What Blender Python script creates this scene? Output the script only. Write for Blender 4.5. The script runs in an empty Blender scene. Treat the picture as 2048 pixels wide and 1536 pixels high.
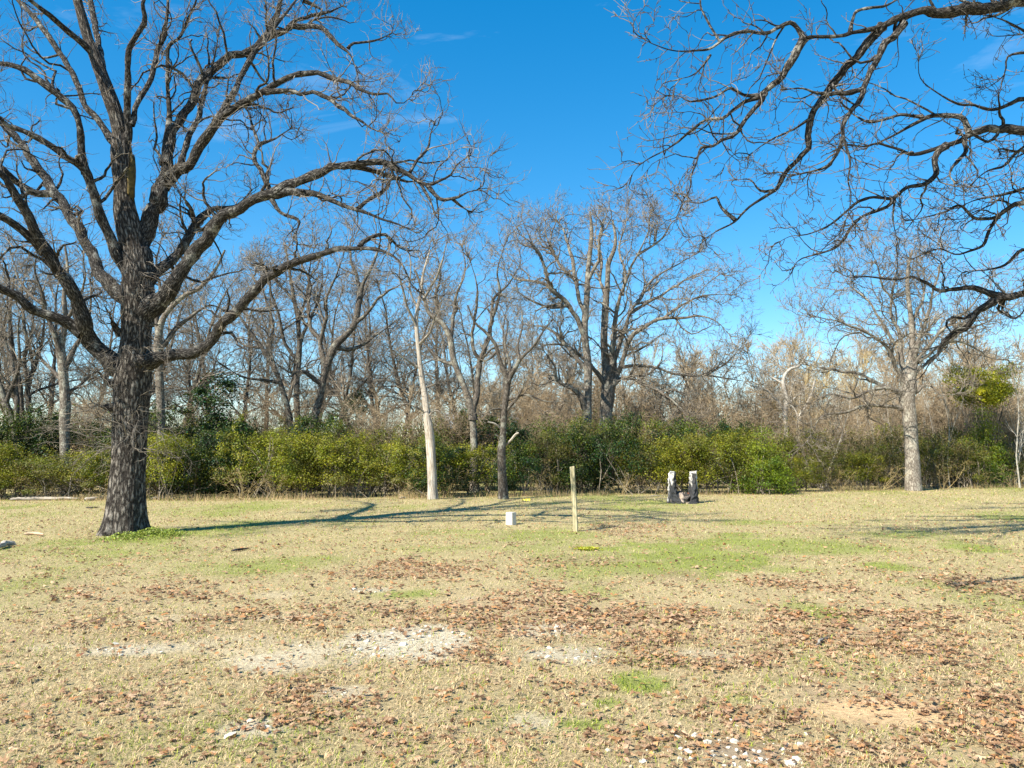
import bpy, math
import numpy as np
from math import radians
from mathutils import Vector

# ------------------------------------------------------------------ camera, sky, sun, exposure
scene = bpy.context.scene
CAM_H, PITCH, FPX = 1.6, radians(4.98), 1538.0
cam_d = bpy.data.cameras.new("camera"); cam = bpy.data.objects.new("camera", cam_d)
scene.collection.objects.link(cam); scene.camera = cam
cam.location = (0, 0, CAM_H); cam.rotation_euler = (radians(90) + PITCH, 0, 0)
cam_d.sensor_width = 36.0; cam_d.lens = FPX / 2048 * 36.0
cam_d.clip_start = 0.05; cam_d.clip_end = 3000

SUN_EL = radians(42); SHADOW = np.array([0.73, 0.683])        # heading of the shadows on the ground
SUN_ROT = math.atan2(-SHADOW[0], -SHADOW[1])
world = bpy.data.worlds.new("World"); scene.world = world; world.use_nodes = True
wt = world.node_tree; wn = wt.nodes; wl = wt.links
bg = wn["Background"]
sky = wn.new("ShaderNodeTexSky"); sky.sky_type = 'NISHITA'; sky.sun_disc = False
sky.sun_elevation = SUN_EL; sky.sun_rotation = SUN_ROT
sky.altitude = 0; sky.air_density = 1.0; sky.dust_density = 0.05; sky.ozone_density = 3.0
hsv = wn.new("ShaderNodeHueSaturation"); hsv.inputs["Saturation"].default_value = 1.62
hsv.inputs["Hue"].default_value = 0.497
gam = wn.new("ShaderNodeGamma"); gam.inputs["Gamma"].default_value = 0.78        # a gentler fall from zenith to horizon, all round
wl.new(sky.outputs[0], gam.inputs["Color"]); wl.new(gam.outputs[0], hsv.inputs["Color"]); hsv.inputs["Value"].default_value = 1.30
# thin wisps of cirrus, all round
tc = wn.new("ShaderNodeTexCoord"); mp = wn.new("ShaderNodeMapping"); mp.inputs["Scale"].default_value = (2.2, 2.2, 8.0)
mp.inputs["Location"].default_value = (0.35, 0.0, 0.55)
nz = wn.new("ShaderNodeTexNoise"); nz.inputs["Scale"].default_value = 1.6; nz.inputs["Detail"].default_value = 6
nz.inputs["Roughness"].default_value = 0.62; nz.inputs["Distortion"].default_value = 0.5
rp = wn.new("ShaderNodeValToRGB"); rp.color_ramp.elements[0].position = 0.60; rp.color_ramp.elements[1].position = 0.85
rp.color_ramp.elements[1].color = (0.22, 0.22, 0.22, 1)
mx = wn.new("ShaderNodeMix"); mx.data_type = 'RGBA'; mx.inputs["B"].default_value = (6.0, 6.6, 7.4, 1)
wl.new(tc.outputs["Generated"], mp.inputs["Vector"]); wl.new(mp.outputs[0], nz.inputs["Vector"])
wl.new(nz.outputs["Fac"], rp.inputs["Fac"]); wl.new(rp.outputs["Color"], mx.inputs["Factor"])
wl.new(hsv.outputs[0], mx.inputs["A"]); wl.new(mx.outputs["Result"], bg.inputs["Color"])
bg.inputs["Strength"].default_value = 0.10

sun_d = bpy.data.lights.new("sun", 'SUN'); sun_d.energy = 4.9; sun_d.angle = radians(0.53); sun_d.color = (1.0, 0.93, 0.80)
sun = bpy.data.objects.new("sun", sun_d); scene.collection.objects.link(sun)
_d = Vector((SHADOW[0] * math.cos(SUN_EL), SHADOW[1] * math.cos(SUN_EL), -math.sin(SUN_EL)))
sun.rotation_euler = _d.to_track_quat('-Z', 'Y').to_euler(); sun.location = (-30, -30, 40)
vs = scene.view_settings; vs.view_transform = 'Standard'; vs.look = 'None'; vs.gamma = 1.0; vs.exposure = 1.2
vs.use_curve_mapping = False

# ------------------------------------------------------------------ helpers
C = scene.collection
RNG = np.random.default_rng(7)
_T = np.random.default_rng(99).random((256, 256))

def vnoise(x, y, s=1.0, seed=0):
    x = np.asarray(x, float) * s + seed * 17.31; y = np.asarray(y, float) * s + seed * 9.77
    xi = np.floor(x).astype(int); yi = np.floor(y).astype(int); fx = x - xi; fy = y - yi
    fx = fx * fx * (3 - 2 * fx); fy = fy * fy * (3 - 2 * fy)
    a = _T[xi % 256, yi % 256]; b = _T[(xi + 1) % 256, yi % 256]; c = _T[xi % 256, (yi + 1) % 256]; d = _T[(xi + 1) % 256, (yi + 1) % 256]
    return (a * (1 - fx) + b * fx) * (1 - fy) + (c * (1 - fx) + d * fx) * fy

def fbm(x, y, s=1.0, seed=0, o=4):
    v = 0; a = 0.5; t = 0
    for i in range(o):
        v = v + a * vnoise(x, y, s * 2 ** i, seed + i * 3); t += a; a *= 0.5
    return v / t

def sstep(a, b, x):
    t = np.clip((x - a) / (b - a), 0, 1); return t * t * (3 - 2 * t)

def gz(x, y):                                   # the lie of the land
    x = np.asarray(x, float); y = np.asarray(y, float)
    return 0.05 * (fbm(x, y, 0.23, 3, 3) - 0.5) + 0.02 * (vnoise(x, y, 1.3, 8) - 0.5)

CP, SP = math.cos(PITCH), math.sin(PITCH)
def ray(px, py):
    dx = (np.asarray(px, float) - 1024) / FPX; dz = (768 - np.asarray(py, float)) / FPX
    return dx, CP - SP * dz, SP + CP * dz
def at(px, py, Y):                              # point of the place at distance Y seen in direction (px, py)
    dx, dy, dz = ray(px, py); k = np.asarray(Y, float) / dy
    return np.stack(np.broadcast_arrays(dx * k, dy * k, CAM_H + dz * k), -1)
def ground(px, py):
    dx, dy, dz = ray(px, py); k = -CAM_H / dz
    return float(dx * k), float(dy * k)
def project(x, y, z):
    zz = z - CAM_H; f = y * CP + zz * SP; u = -y * SP + zz * CP
    return 1024 + FPX * x / f, 768 - FPX * u / f

def tag(o, label=None, cat=None, group=None, kind=None):
    for k, v in (("label", label), ("category", cat), ("group", group), ("kind", kind)):
        if v: o[k] = v
    return o
def thing(name, label, cat, loc=(0, 0, 0), group=None):
    o = bpy.data.objects.new(name, None); C.objects.link(o); o.location = loc; o.empty_display_size = 0.2
    return tag(o, label, cat, group)
def obj(name, me, parent=None, loc=None, mat=None):
    o = bpy.data.objects.new(name, me); C.objects.link(o)
    if mat is not None and not me.materials: me.materials.append(mat)
    if parent is not None: o.parent = parent
    if loc is not None: o.location = loc
    return o
def copy_tree(root, loc, rz=0.0, sc=1.0, label=None, group=None):
    r = root.copy(); C.objects.link(r); r.location = loc; r.rotation_euler = (0, 0, rz)
    r.scale = (sc, sc, sc) if np.isscalar(sc) else sc
    if label: r["label"] = label
    if group: r["group"] = group
    for ch in root.children:
        c = ch.copy(); C.objects.link(c); c.parent = r
    return r

def mesh(name, V, F, uv=None, col=None, smooth=True, mat=None):
    """V (n,3); F (m,k) int array, or a list of such arrays; uv per loop; col per vertex"""
    Fs = [np.asarray(f) for f in (F if isinstance(F, list) else [F]) if len(f)]
    me = bpy.data.meshes.new(name); V = np.asarray(V, np.float32)
    me.vertices.add(len(V)); me.vertices.foreach_set("co", V.ravel())
    loops = np.concatenate([f.ravel() for f in Fs]).astype(np.int32)
    tot = np.concatenate([np.full(len(f), f.shape[1]) for f in Fs])
    start = np.concatenate([[0], np.cumsum(tot)[:-1]]).astype(np.int32)
    me.loops.add(len(loops)); me.loops.foreach_set("vertex_index", loops)
    me.polygons.add(len(tot)); me.polygons.foreach_set("loop_start", start)
    me.polygons.foreach_set("use_smooth", np.full(len(tot), bool(smooth)))
    if uv is not None:
        l = me.uv_layers.new(name="UVMap"); l.data.foreach_set("uv", np.asarray(uv, np.float32).ravel())
    if col is not None:
        a = me.color_attributes.new("col", 'FLOAT_COLOR', 'POINT')
        c = np.ones((len(V), 4), np.float32); c[:, :3] = col; a.data.foreach_set("color", c.ravel())
    me.update(calc_edges=True)
    if mat is not None: me.materials.append(mat)
    return me

def norm(v): return v / np.maximum(np.linalg.norm(v, axis=-1, keepdims=True), 1e-9)

class Soup:                                     # collects tubes into one mesh
    def __init__(s): s.V = []; s.F = []; s.U = []; s.M = []; s.n = 0; s.cur = 0
    def add(s, V, F, U):
        s.V.append(V); s.F.append(F + s.n); s.U.append(U); s.M.append(np.full(len(F), s.cur)); s.n += len(V)
    def tubes(s, P, R, sides, ref=None, disp=None):
        P = np.asarray(P, float); R = np.asarray(R, float)
        if P.ndim == 2: P = P[None]; R = R[None]
        nb, n, _ = P.shape
        if nb == 0: return
        T = np.empty_like(P); T[:, 1:-1] = P[:, 2:] - P[:, :-2]; T[:, 0] = P[:, 1] - P[:, 0]; T[:, -1] = P[:, -1] - P[:, -2]
        T = norm(T); ch = norm(P[:, -1] - P[:, 0])
        if ref is None:
            a = np.where(np.abs(ch[:, 2:3]) < 0.8, np.array([[0, 0, 1.0]]), np.array([[0, 1.0, 0]])); rf = norm(np.cross(ch, a))
        else: rf = np.broadcast_to(np.asarray(ref, float), (nb, 3))
        u = norm(rf[:, None] - (rf[:, None] * T).sum(-1, keepdims=True) * T); v = np.cross(T, u)
        th = np.arange(sides) / sides * 2 * np.pi
        L = np.concatenate([np.zeros((nb, 1)), np.cumsum(np.linalg.norm(np.diff(P, axis=1), axis=-1), 1)], 1)
        rr = np.broadcast_to(R[:, :, None], (nb, n, sides))
        if disp is not None: rr = rr + disp(th[None, None, :], L[:, :, None], R[:, :, None])
        X = P[:, :, None] + rr[..., None] * (np.cos(th)[None, None, :, None] * u[:, :, None] + np.sin(th)[None, None, :, None] * v[:, :, None])
        b = (np.arange(nb) * n * sides)[:, None, None]; i = np.arange(n - 1)[None, :, None]; k = np.arange(sides)[None, None, :]; k2 = (k + 1) % sides
        F = np.stack([b + i * sides + k, b + i * sides + k2, b + (i + 1) * sides + k2, b + (i + 1) * sides + k], -1).reshape(-1, 4)
        circ = 2 * np.pi * R.max(1)[:, None, None] / sides; off = (np.arange(nb) * 0.37 % 5)[:, None, None]
        u0 = np.broadcast_to(k * circ, (nb, n - 1, sides)); u1 = np.broadcast_to((k + 1) * circ, (nb, n - 1, sides))
        v0 = np.broadcast_to((L + off[:, 0])[:, :-1, None], u0.shape); v1 = np.broadcast_to((L + off[:, 0])[:, 1:, None], u0.shape)
        U = np.stack([np.stack([u0, v0], -1), np.stack([u1, v0], -1), np.stack([u1, v1], -1), np.stack([u0, v1], -1)], -2).reshape(-1, 2)
        s.add(X.reshape(-1, 3), F, U)
    def mesh(s, name, mat, origin=(0, 0, 0)):
        ms = mat if isinstance(mat, (list, tuple)) else [mat]
        me = mesh(name, np.concatenate(s.V) - np.asarray(origin), np.concatenate(s.F), uv=np.concatenate(s.U), mat=ms[0])
        for q in ms[1:]: me.materials.append(q)
        if len(ms) > 1: me.polygons.foreach_set("material_index", np.concatenate(s.M).astype(np.int32))
        return me

# ------------------------------------------------------------------ materials
def nodemat(name):
    m = bpy.data.materials.new(name); m.use_nodes = True
    return m, m.node_tree.nodes, m.node_tree.links, m.node_tree.nodes["Principled BSDF"]
def ramp(n, stops):
    r = n.new("ShaderNodeValToRGB"); e = r.color_ramp.elements
    e[0].position, e[0].color = stops[0][0], (*stops[0][1], 1); e[1].position, e[1].color = stops[-1][0], (*stops[-1][1], 1)
    for p, c in stops[1:-1]:
        q = e.new(p); q.color = (*c, 1)
    return r
def bark(name, dark, mid, light, lichen, amount, us=16.0, vs_=5.0, depth=0.02, soft=0.0):
    m, n, l, b = nodemat(name)
    uv = n.new("ShaderNodeUVMap"); mp = n.new("ShaderNodeMapping"); mp.inputs["Scale"].default_value = (us, vs_, 1)
    l.new(uv.outputs[0], mp.inputs[0])
    wob = n.new("ShaderNodeTexNoise"); wob.inputs["Scale"].default_value = 3.0; l.new(mp.outputs[0], wob.inputs["Vector"])
    ad = n.new("ShaderNodeVectorMath"); ad.operation = 'MULTIPLY_ADD'; ad.inputs[1].default_value = (0.9, 0.9, 0)
    l.new(wob.outputs["Color"], ad.inputs[0]); l.new(mp.outputs[0], ad.inputs[2])
    vo = n.new("ShaderNodeTexVoronoi"); vo.feature = 'DISTANCE_TO_EDGE'; vo.inputs["Scale"].default_value = 1.0
    l.new(ad.outputs[0], vo.inputs["Vector"])
    fi = n.new("ShaderNodeTexNoise"); fi.inputs["Scale"].default_value = 2.2; fi.inputs["Detail"].default_value = 6; fi.inputs["Roughness"].default_value = 0.7
    l.new(mp.outputs[0], fi.inputs["Vector"])
    mu = n.new("ShaderNodeMath"); mu.operation = 'MULTIPLY_ADD'; mu.inputs[1].default_value = 1.5; l.new(vo.outputs["Distance"], mu.inputs[0])
    su = n.new("ShaderNodeMath"); su.operation = 'MULTIPLY_ADD'; su.inputs[1].default_value = 0.9; su.inputs[2].default_value = -0.25; l.new(fi.outputs["Fac"], su.inputs[0])
    l.new(su.outputs[0], mu.inputs[2])
    rp = ramp(n, [(0.08, dark), (0.36 - soft, mid), (0.75, light)]); l.new(mu.outputs[0], rp.inputs["Fac"])
    tc = n.new("ShaderNodeTexCoord"); li = n.new("ShaderNodeTexNoise"); li.inputs["Scale"].default_value = 2.6; li.inputs["Detail"].default_value = 7; li.inputs["Roughness"].default_value = 0.72
    l.new(tc.outputs["Object"], li.inputs["Vector"])
    lr = ramp(n, [(0.62 - amount, (0, 0, 0)), (0.72 - amount, (1, 1, 1))]); l.new(li.outputs["Fac"], lr.inputs["Fac"])
    lm = n.new("ShaderNodeMath"); lm.operation = 'MULTIPLY'; l.new(lr.outputs[0], lm.inputs[0])
    cr = ramp(n, [(0.1, (0.0,) * 3), (0.4, (0.85,) * 3)]); l.new(mu.outputs[0], cr.inputs["Fac"]); l.new(cr.outputs[0], lm.inputs[1])
    mx = n.new("ShaderNodeMix"); mx.data_type = 'RGBA'; mx.inputs["B"].default_value = (*lichen, 1)
    l.new(lm.outputs[0], mx.inputs["Factor"]); l.new(rp.outputs[0], mx.inputs["A"]); l.new(mx.outputs["Result"], b.inputs["Base Color"])
    bp = n.new("ShaderNodeBump"); bp.inputs["Strength"].default_value = 0.9; bp.inputs["Distance"].default_value = depth
    l.new(mu.outputs[0], bp.inputs["Height"]); l.new(bp.outputs[0], b.inputs["Normal"])
    b.inputs["Roughness"].default_value = 0.95; b.inputs["Specular IOR Level"].default_value = 0.15
    return m
def twigmat(name, a, b_):
    m, n, l, b = nodemat(name); tc = n.new("ShaderNodeTexCoord"); t = n.new("ShaderNodeTexNoise"); t.inputs["Scale"].default_value = 3.5; t.inputs["Detail"].default_value = 4
    l.new(tc.outputs["Object"], t.inputs["Vector"]); r = ramp(n, [(0.35, a), (0.65, b_)]); l.new(t.outputs["Fac"], r.inputs["Fac"]); l.new(r.outputs[0], b.inputs["Base Color"])
    b.inputs["Roughness"].default_value = 0.85; b.inputs["Specular IOR Level"].default_value = 0.25
    return m
def leafmat(name, transl=0.35, rough=0.5, var=0.25, spec=0.3):
    """colour from the per-leaf attribute, some light through the blade"""
    m, n, l, b = nodemat(name); at_ = n.new("ShaderNodeAttribute"); at_.attribute_name = "col"
    oi = n.new("ShaderNodeObjectInfo"); mr = n.new("ShaderNodeMapRange"); mr.inputs["To Min"].default_value = 1 - var; mr.inputs["To Max"].default_value = 1 + var
    l.new(oi.outputs["Random"], mr.inputs["Value"]); hs = n.new("ShaderNodeHueSaturation"); l.new(mr.outputs[0], hs.inputs["Value"]); l.new(at_.outputs["Color"], hs.inputs["Color"])
    l.new(hs.outputs[0], b.inputs["Base Color"]); b.inputs["Roughness"].default_value = rough; b.inputs["Specular IOR Level"].default_value = spec
    tr = n.new("ShaderNodeBsdfTranslucent"); l.new(hs.outputs[0], tr.inputs["Color"]); ms = n.new("ShaderNodeMixShader"); ms.inputs[0].default_value = transl
    l.new(b.outputs[0], ms.inputs[1]); l.new(tr.outputs[0], ms.inputs[2]); l.new(ms.outputs[0], n["Material Output"].inputs["Surface"])
    return m

M_OAK = bark("oak_bark", (0.003, 0.0024, 0.002), (0.050, 0.043, 0.037), (0.25, 0.225, 0.195), (0.30, 0.29, 0.25), 0.03, 15, 4.5, 0.03)
M_LIMB = bark("limb_bark", (0.003, 0.0025, 0.002), (0.032, 0.0285, 0.0255), (0.175, 0.163, 0.148), (0.40, 0.395, 0.35), 0.065, 22, 9, 0.016)
M_TWIG = twigmat("oak_twig", (0.065, 0.051, 0.040), (0.27, 0.235, 0.19))
M_TWIGN = twigmat("near_twig", (0.038, 0.030, 0.025), (0.21, 0.182, 0.15))
M_PALE = bark("pale_bark", (0.04, 0.032, 0.026), (0.19, 0.163, 0.132), (0.35, 0.315, 0.265), (0.42, 0.40, 0.33), 0.12, 18, 6, 0.012)
M_GREY = bark("grey_bark", (0.02, 0.016, 0.013), (0.08, 0.067, 0.055), (0.20, 0.178, 0.15), (0.30, 0.30, 0.245), 0.10, 18, 6, 0.012)
M_MID = bark("mid_bark", (0.03, 0.024, 0.018), (0.14, 0.118, 0.095), (0.29, 0.26, 0.22), (0.38, 0.37, 0.30), 0.12, 18, 6, 0.014)
M_DEAD = bark("dead_wood", (0.05, 0.035, 0.025), (0.42, 0.36, 0.29), (0.66, 0.61, 0.53), (0.5, 0.46, 0.40), 0.05, 26, 1.3, 0.02, 0.06)
M_WHITE = bark("white_bark", (0.09, 0.08, 0.07), (0.34, 0.31, 0.27), (0.50, 0.47, 0.42), (0.50, 0.49, 0.43), 0.1, 14, 9, 0.006)
M_TWIGF = twigmat("wood_twig", (0.10, 0.080, 0.060), (0.29, 0.25, 0.195))
M_TWIGB = twigmat("brown_twig", (0.24, 0.175, 0.105), (0.42, 0.335, 0.22))
M_TWIGT = twigmat("tan_twig", (0.36, 0.265, 0.115), (0.52, 0.41, 0.21))
M_TWIGP = twigmat("pale_twig", (0.30, 0.27, 0.22), (0.48, 0.45, 0.39))
M_LEAF = leafmat("shrub_leaf", 0.30, 0.45, 0.18)
M_GRASS = leafmat("grass_blade", 0.30, 0.7, 0.0, 0.2)
M_LITTER = leafmat("dead_leaf", 0.25, 0.75, 0.30, 0.2)

# ------------------------------------------------------------------ ground patches (where grass is green, bare, leafy ...)
PATCH = {
 'green': [(1380,1110,210,42,1),(1480,1085,130,22,.9),(1290,1120,90,30,.7),(1285,1362,62,24,1),(1175,1452,62,13,1),(1212,1407,36,13,1),(820,1188,110,12,.9),(1480,1395,40,14,.6),
           (300,1075,110,22,1),(200,1105,240,26,.55),(1930,1092,100,16,.8),(1770,1130,60,12,.8),(1630,1225,75,35,.7),(1180,1180,70,20,.6),(1000,1430,120,40,.45),(1290,1005,120,6,.7),
           (1700,1330,120,40,.45),(560,1110,60,10,.4),(60,1110,120,18,.5),(1010,1075,120,18,.35),(1310,1320,80,20,.5),(1560,1360,40,15,.5),(640,1045,160,14,.4)],
 'leaf': [(820,1140,150,26,.8),(640,1385,200,34,1),(1010,1225,330,60,.85),(1280,1245,260,60,1),(1730,1270,310,70,.9),(1900,1390,220,120,.85),(1270,1060,130,18,.6),(780,1455,150,28,.9),(1640,1350,120,50,.5),
          (1520,1445,130,30,1),(930,1300,120,50,.8),(1350,1490,200,40,.5),(560,1240,260,30,.5),(250,1190,240,30,.35),(1960,1170,90,30,.7),(1130,1135,120,16,.45),(600,1430,160,30,.6),(1440,1320,260,30,.8),(150,1260,200,30,.35),(1700,1500,260,40,.5),(280,1400,160,30,.3),(1600,1170,160,16,.5),(720,1330,50,12,.3),(1060,1370,90,14,.5)],
 'white': [(800,1285,120,38,1),(235,1302,100,15,.9),(505,1460,80,26,1),(740,1181,55,6,.7),(1115,1262,80,13,.7),(1120,1310,95,20,.8),(690,1385,65,16,.6),(120,1295,60,8,.4),(330,1240,80,10,.3),(1480,1518,90,24,.35),(640,1290,60,14,.5),(940,1195,20,4,.6),(1400,1305,60,8,.4),(530,1235,40,6,.4)],
 'tan':   [(560,1318,110,26,1),(1060,1443,52,15,.9),(470,1290,140,22,.5),(560,1190,60,8,.4),(600,1235,60,10,.5)],
 'sand':  [(1765,1425,125,28,1),(1840,1440,60,14,.7),(1650,1435,50,10,.5)],
 'dirt':  [(1480,1500,140,36,.9),(1600,1370,60,30,.5),(1360,1150,60,12,.5),(1180,1120,80,10,.4),(1000,1455,60,12,.3),(1500,1290,120,20,.3)],
}
PW = {k: [] for k in PATCH}
for k, lst in PATCH.items():
    for (px, py, rx, ry, s) in lst:
        x, y = ground(px, py); y0 = ground(px, py - ry)[1]; y1 = ground(px, py + ry)[1]
        PW[k].append((x, y, rx / FPX * y, max((y0 - y1) / 2, 0.1), s))
def patch(kind, x, y, soft=0.55, rough=0.9):
    v = np.zeros_like(x); nse = (fbm(x, y, 2.2, hash(kind) % 1 + len(kind), 4) - 0.5) * rough
    for (cx, cy, rx, ry, s) in PW[kind]:
        d = np.sqrt(((x - cx) / rx) ** 2 + ((y - cy) / ry) ** 2) + nse
        v = np.maximum(v, s * sstep(1.15, 1.15 - soft, d))
    return v
DRY = np.array([0.50, 0.385, 0.225]); GRN = np.array([0.20, 0.26, 0.042]); LIME = np.array([0.32, 0.37, 0.045])
def ground_state(x, y):
    g = np.minimum(patch('green', x, y, 0.8, 1.3) * (0.60 + 1.2 * fbm(x, y, 1.7, 57, 4)), 0.97)
    amb = sstep(0.50, 0.78, fbm(x, y, 0.45, 21, 4)) * 0.55 + 0.19 + 0.14 * sstep(8, 13, y)
    g = np.clip(np.maximum(g, amb), 0, 1)
    return g, patch('leaf', x, y, 0.9, 1.4), patch('white', x, y, 0.45, 1.3), patch('tan', x, y, 0.5, 1.0), patch('sand', x, y, 0.5, 0.9), patch('dirt', x, y, 0.7, 1.0)

# ------------------------------------------------------------------ ground sheet
def spread(lo, hi, step, far, g=1.22):
    a = list(np.arange(lo, hi + 1e-6, step)); d = step
    while a[-1] < far: d *= g; a.append(a[-1] + d)
    d = step; b = []; v = lo
    while v > -far: d *= g; v -= d; b.append(v)
    return np.array(b[::-1] + a)
gx = spread(-11, 12, 0.14, 900); gy = spread(2.6, 17, 0.13, 900)
X, Y = np.meshgrid(gx, gy); xf, yf = X.ravel(), Y.ravel()
g, lf, wh, tn, sd, dt = ground_state(xf, yf)
soil = np.array([0.30, 0.225, 0.14]); base = (soil * 0.22 + DRY * 0.80)[None] * (1 - g[:, None] * 0.75) + (GRN * 1.0)[None] * g[:, None] * 0.75
litt = np.array([0.42, 0.29, 0.18]); base = base * (1 - 0.45 * lf[:, None]) + litt * 0.45 * lf[:, None]
for w, c in ((dt, (0.30, 0.21, 0.135)), (tn, (0.52, 0.44, 0.30)), (sd, (0.62, 0.43, 0.235)), (wh * 0.8, (0.55, 0.49, 0.37))):
    base = base * (1 - w[:, None]) + np.array(c) * w[:, None]
base *= (0.85 + 0.3 * fbm(xf, yf, 3.0, 5, 3))[:, None]
nx, ny = len(gx), len(gy); ii = (np.arange(ny - 1)[:, None] * nx + np.arange(nx - 1)[None]).ravel()
near = sstep(60, 30, np.hypot(xf, yf))
mG, n, l, b = nodemat("lawn_soil")
a_ = n.new("ShaderNodeAttribute"); a_.attribute_name = "col"; tcn = n.new("ShaderNodeTexCoord")
n1 = n.new("ShaderNodeTexNoise"); n1.inputs["Scale"].default_value = 26; n1.inputs["Detail"].default_value = 8; n1.inputs["Roughness"].default_value = 0.75
l.new(tcn.outputs["Object"], n1.inputs["Vector"]); r1 = ramp(n, [(0.25, (0.45,) * 3), (0.75, (1.35,) * 3)]); l.new(n1.outputs["Fac"], r1.inputs["Fac"])
mm = n.new("ShaderNodeMix"); mm.data_type = 'RGBA'; mm.blend_type = 'MULTIPLY'; mm.inputs["Factor"].default_value = 1
l.new(a_.outputs["Color"], mm.inputs["A"]); l.new(r1.outputs[0], mm.inputs["B"]); l.new(mm.outputs["Result"], b.inputs["Base Color"])
bp = n.new("ShaderNodeBump"); bp.inputs["Strength"].default_value = 0.8; bp.inputs["Distance"].default_value = 0.03
l.new(n1.outputs["Fac"], bp.inputs["Height"]); l.new(bp.outputs[0], b.inputs["Normal"]); b.inputs["Roughness"].default_value = 1.0; b.inputs["Specular IOR Level"].default_value = 0.1
me = mesh("ground", np.stack([xf, yf, gz(xf, yf) * near], -1), np.stack([ii, ii + 1, ii + nx + 1, ii + nx], -1), col=base, mat=mG)
tag(obj("ground", me), "dry tan and green winter lawn with bare sandy patches", "ground", kind="structure")

# ------------------------------------------------------------------ tree machinery
def catmull(p, step):
    p = np.asarray(p, float); q = np.vstack([2 * p[0] - p[1], p, 2 * p[-1] - p[-2]]); out = []
    for i in range(1, len(q) - 2):
        k = max(1, int(np.ceil(np.linalg.norm(q[i + 1][:3] - q[i][:3]) / step))); t = np.arange(k)[:, None] / k
        a, b_, c, d = q[i - 1], q[i], q[i + 1], q[i + 2]
        out.append(0.5 * (2 * b_ + (c - a) * t + (2 * a - 5 * b_ + 4 * c - d) * t ** 2 + (3 * b_ - a - 3 * c + d) * t ** 3))
    return np.vstack(out + [p[-1:]])

def resample(P, R, N):
    L = np.concatenate([[0], np.cumsum(np.linalg.norm(np.diff(P, axis=0), axis=1))]); s = np.linspace(0, L[-1], N)
    return np.stack([np.interp(s, L, P[:, k]) for k in range(3)], -1), np.interp(s, L, R)

def grow(P, R, rng, per_m, ln, ang=(35, 75), npts=7, gnarl=0.28, up=0.1, tmin=0.15, tmax=1.0, rk=0.5, rlim=(0.005, 0.03), taper=0.45, sag=0.0, tip=0.35, tipn=2):
    nb, n, _ = P.shape
    if nb == 0: return np.zeros((0, npts, 3)), np.zeros((0, npts))
    L = np.linalg.norm(np.diff(P, axis=1), axis=-1).sum(1)
    cnt = rng.poisson(per_m * L * (tmax - tmin)); idx = np.repeat(np.arange(nb), cnt); m = len(idx)
    t = tmin + (tmax - tmin) * rng.random(m); alo = np.full(m, float(ang[0])); ahi = np.full(m, float(ang[1]))
    if tipn:                                                     # every shoot ends in a spray of finer ones
        k = np.repeat(np.arange(nb), tipn); idx = np.concatenate([idx, k]); t = np.concatenate([t, rng.uniform(0.93, 1.0, len(k))]); m = len(idx)
        alo = np.concatenate([alo, np.full(len(k), 4.0)]); ahi = np.concatenate([ahi, np.full(len(k), 38.0)])
    f = t * (n - 1); i = np.minimum(f.astype(int), n - 2); w = (f - i)[:, None]
    pos = P[idx, i] * (1 - w) + P[idx, i + 1] * w; tan = norm(P[idx, i + 1] - P[idx, i]); rp = R[idx, i] * (1 - w[:, 0]) + R[idx, i + 1] * w[:, 0]
    pr = norm(np.cross(tan, rng.normal(size=(m, 3)))); a = np.radians(rng.uniform(alo, ahi))[:, None]
    d = np.cos(a) * tan + np.sin(a) * pr; d[:, 2] += up * 1.5; d = norm(d)
    le = rng.uniform(*ln, m) * (1 - taper * t) * np.where(t > 0.93, 0.75, 1.0); r0 = np.clip(rp * rk, rlim[0], rlim[1]); r0 = np.minimum(r0, np.maximum(rp * 0.9, rlim[0]))
    out = np.empty((m, npts, 3)); out[:, 0] = pos; st = (le / (npts - 1))[:, None]; drift = rng.normal(size=(m, 3)) * 0.12
    for k in range(1, npts):
        out[:, k] = out[:, k - 1] + d * st
        d = d + rng.normal(size=(m, 3)) * gnarl + drift; d[:, 2] += up - sag * k / npts; d = norm(d)
    out[..., 2] = np.maximum(out[..., 2], 0.12)
    s = np.linspace(0, 1, npts)[None]
    return out, r0[:, None] * (1 - (1 - tip) * s)

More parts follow.
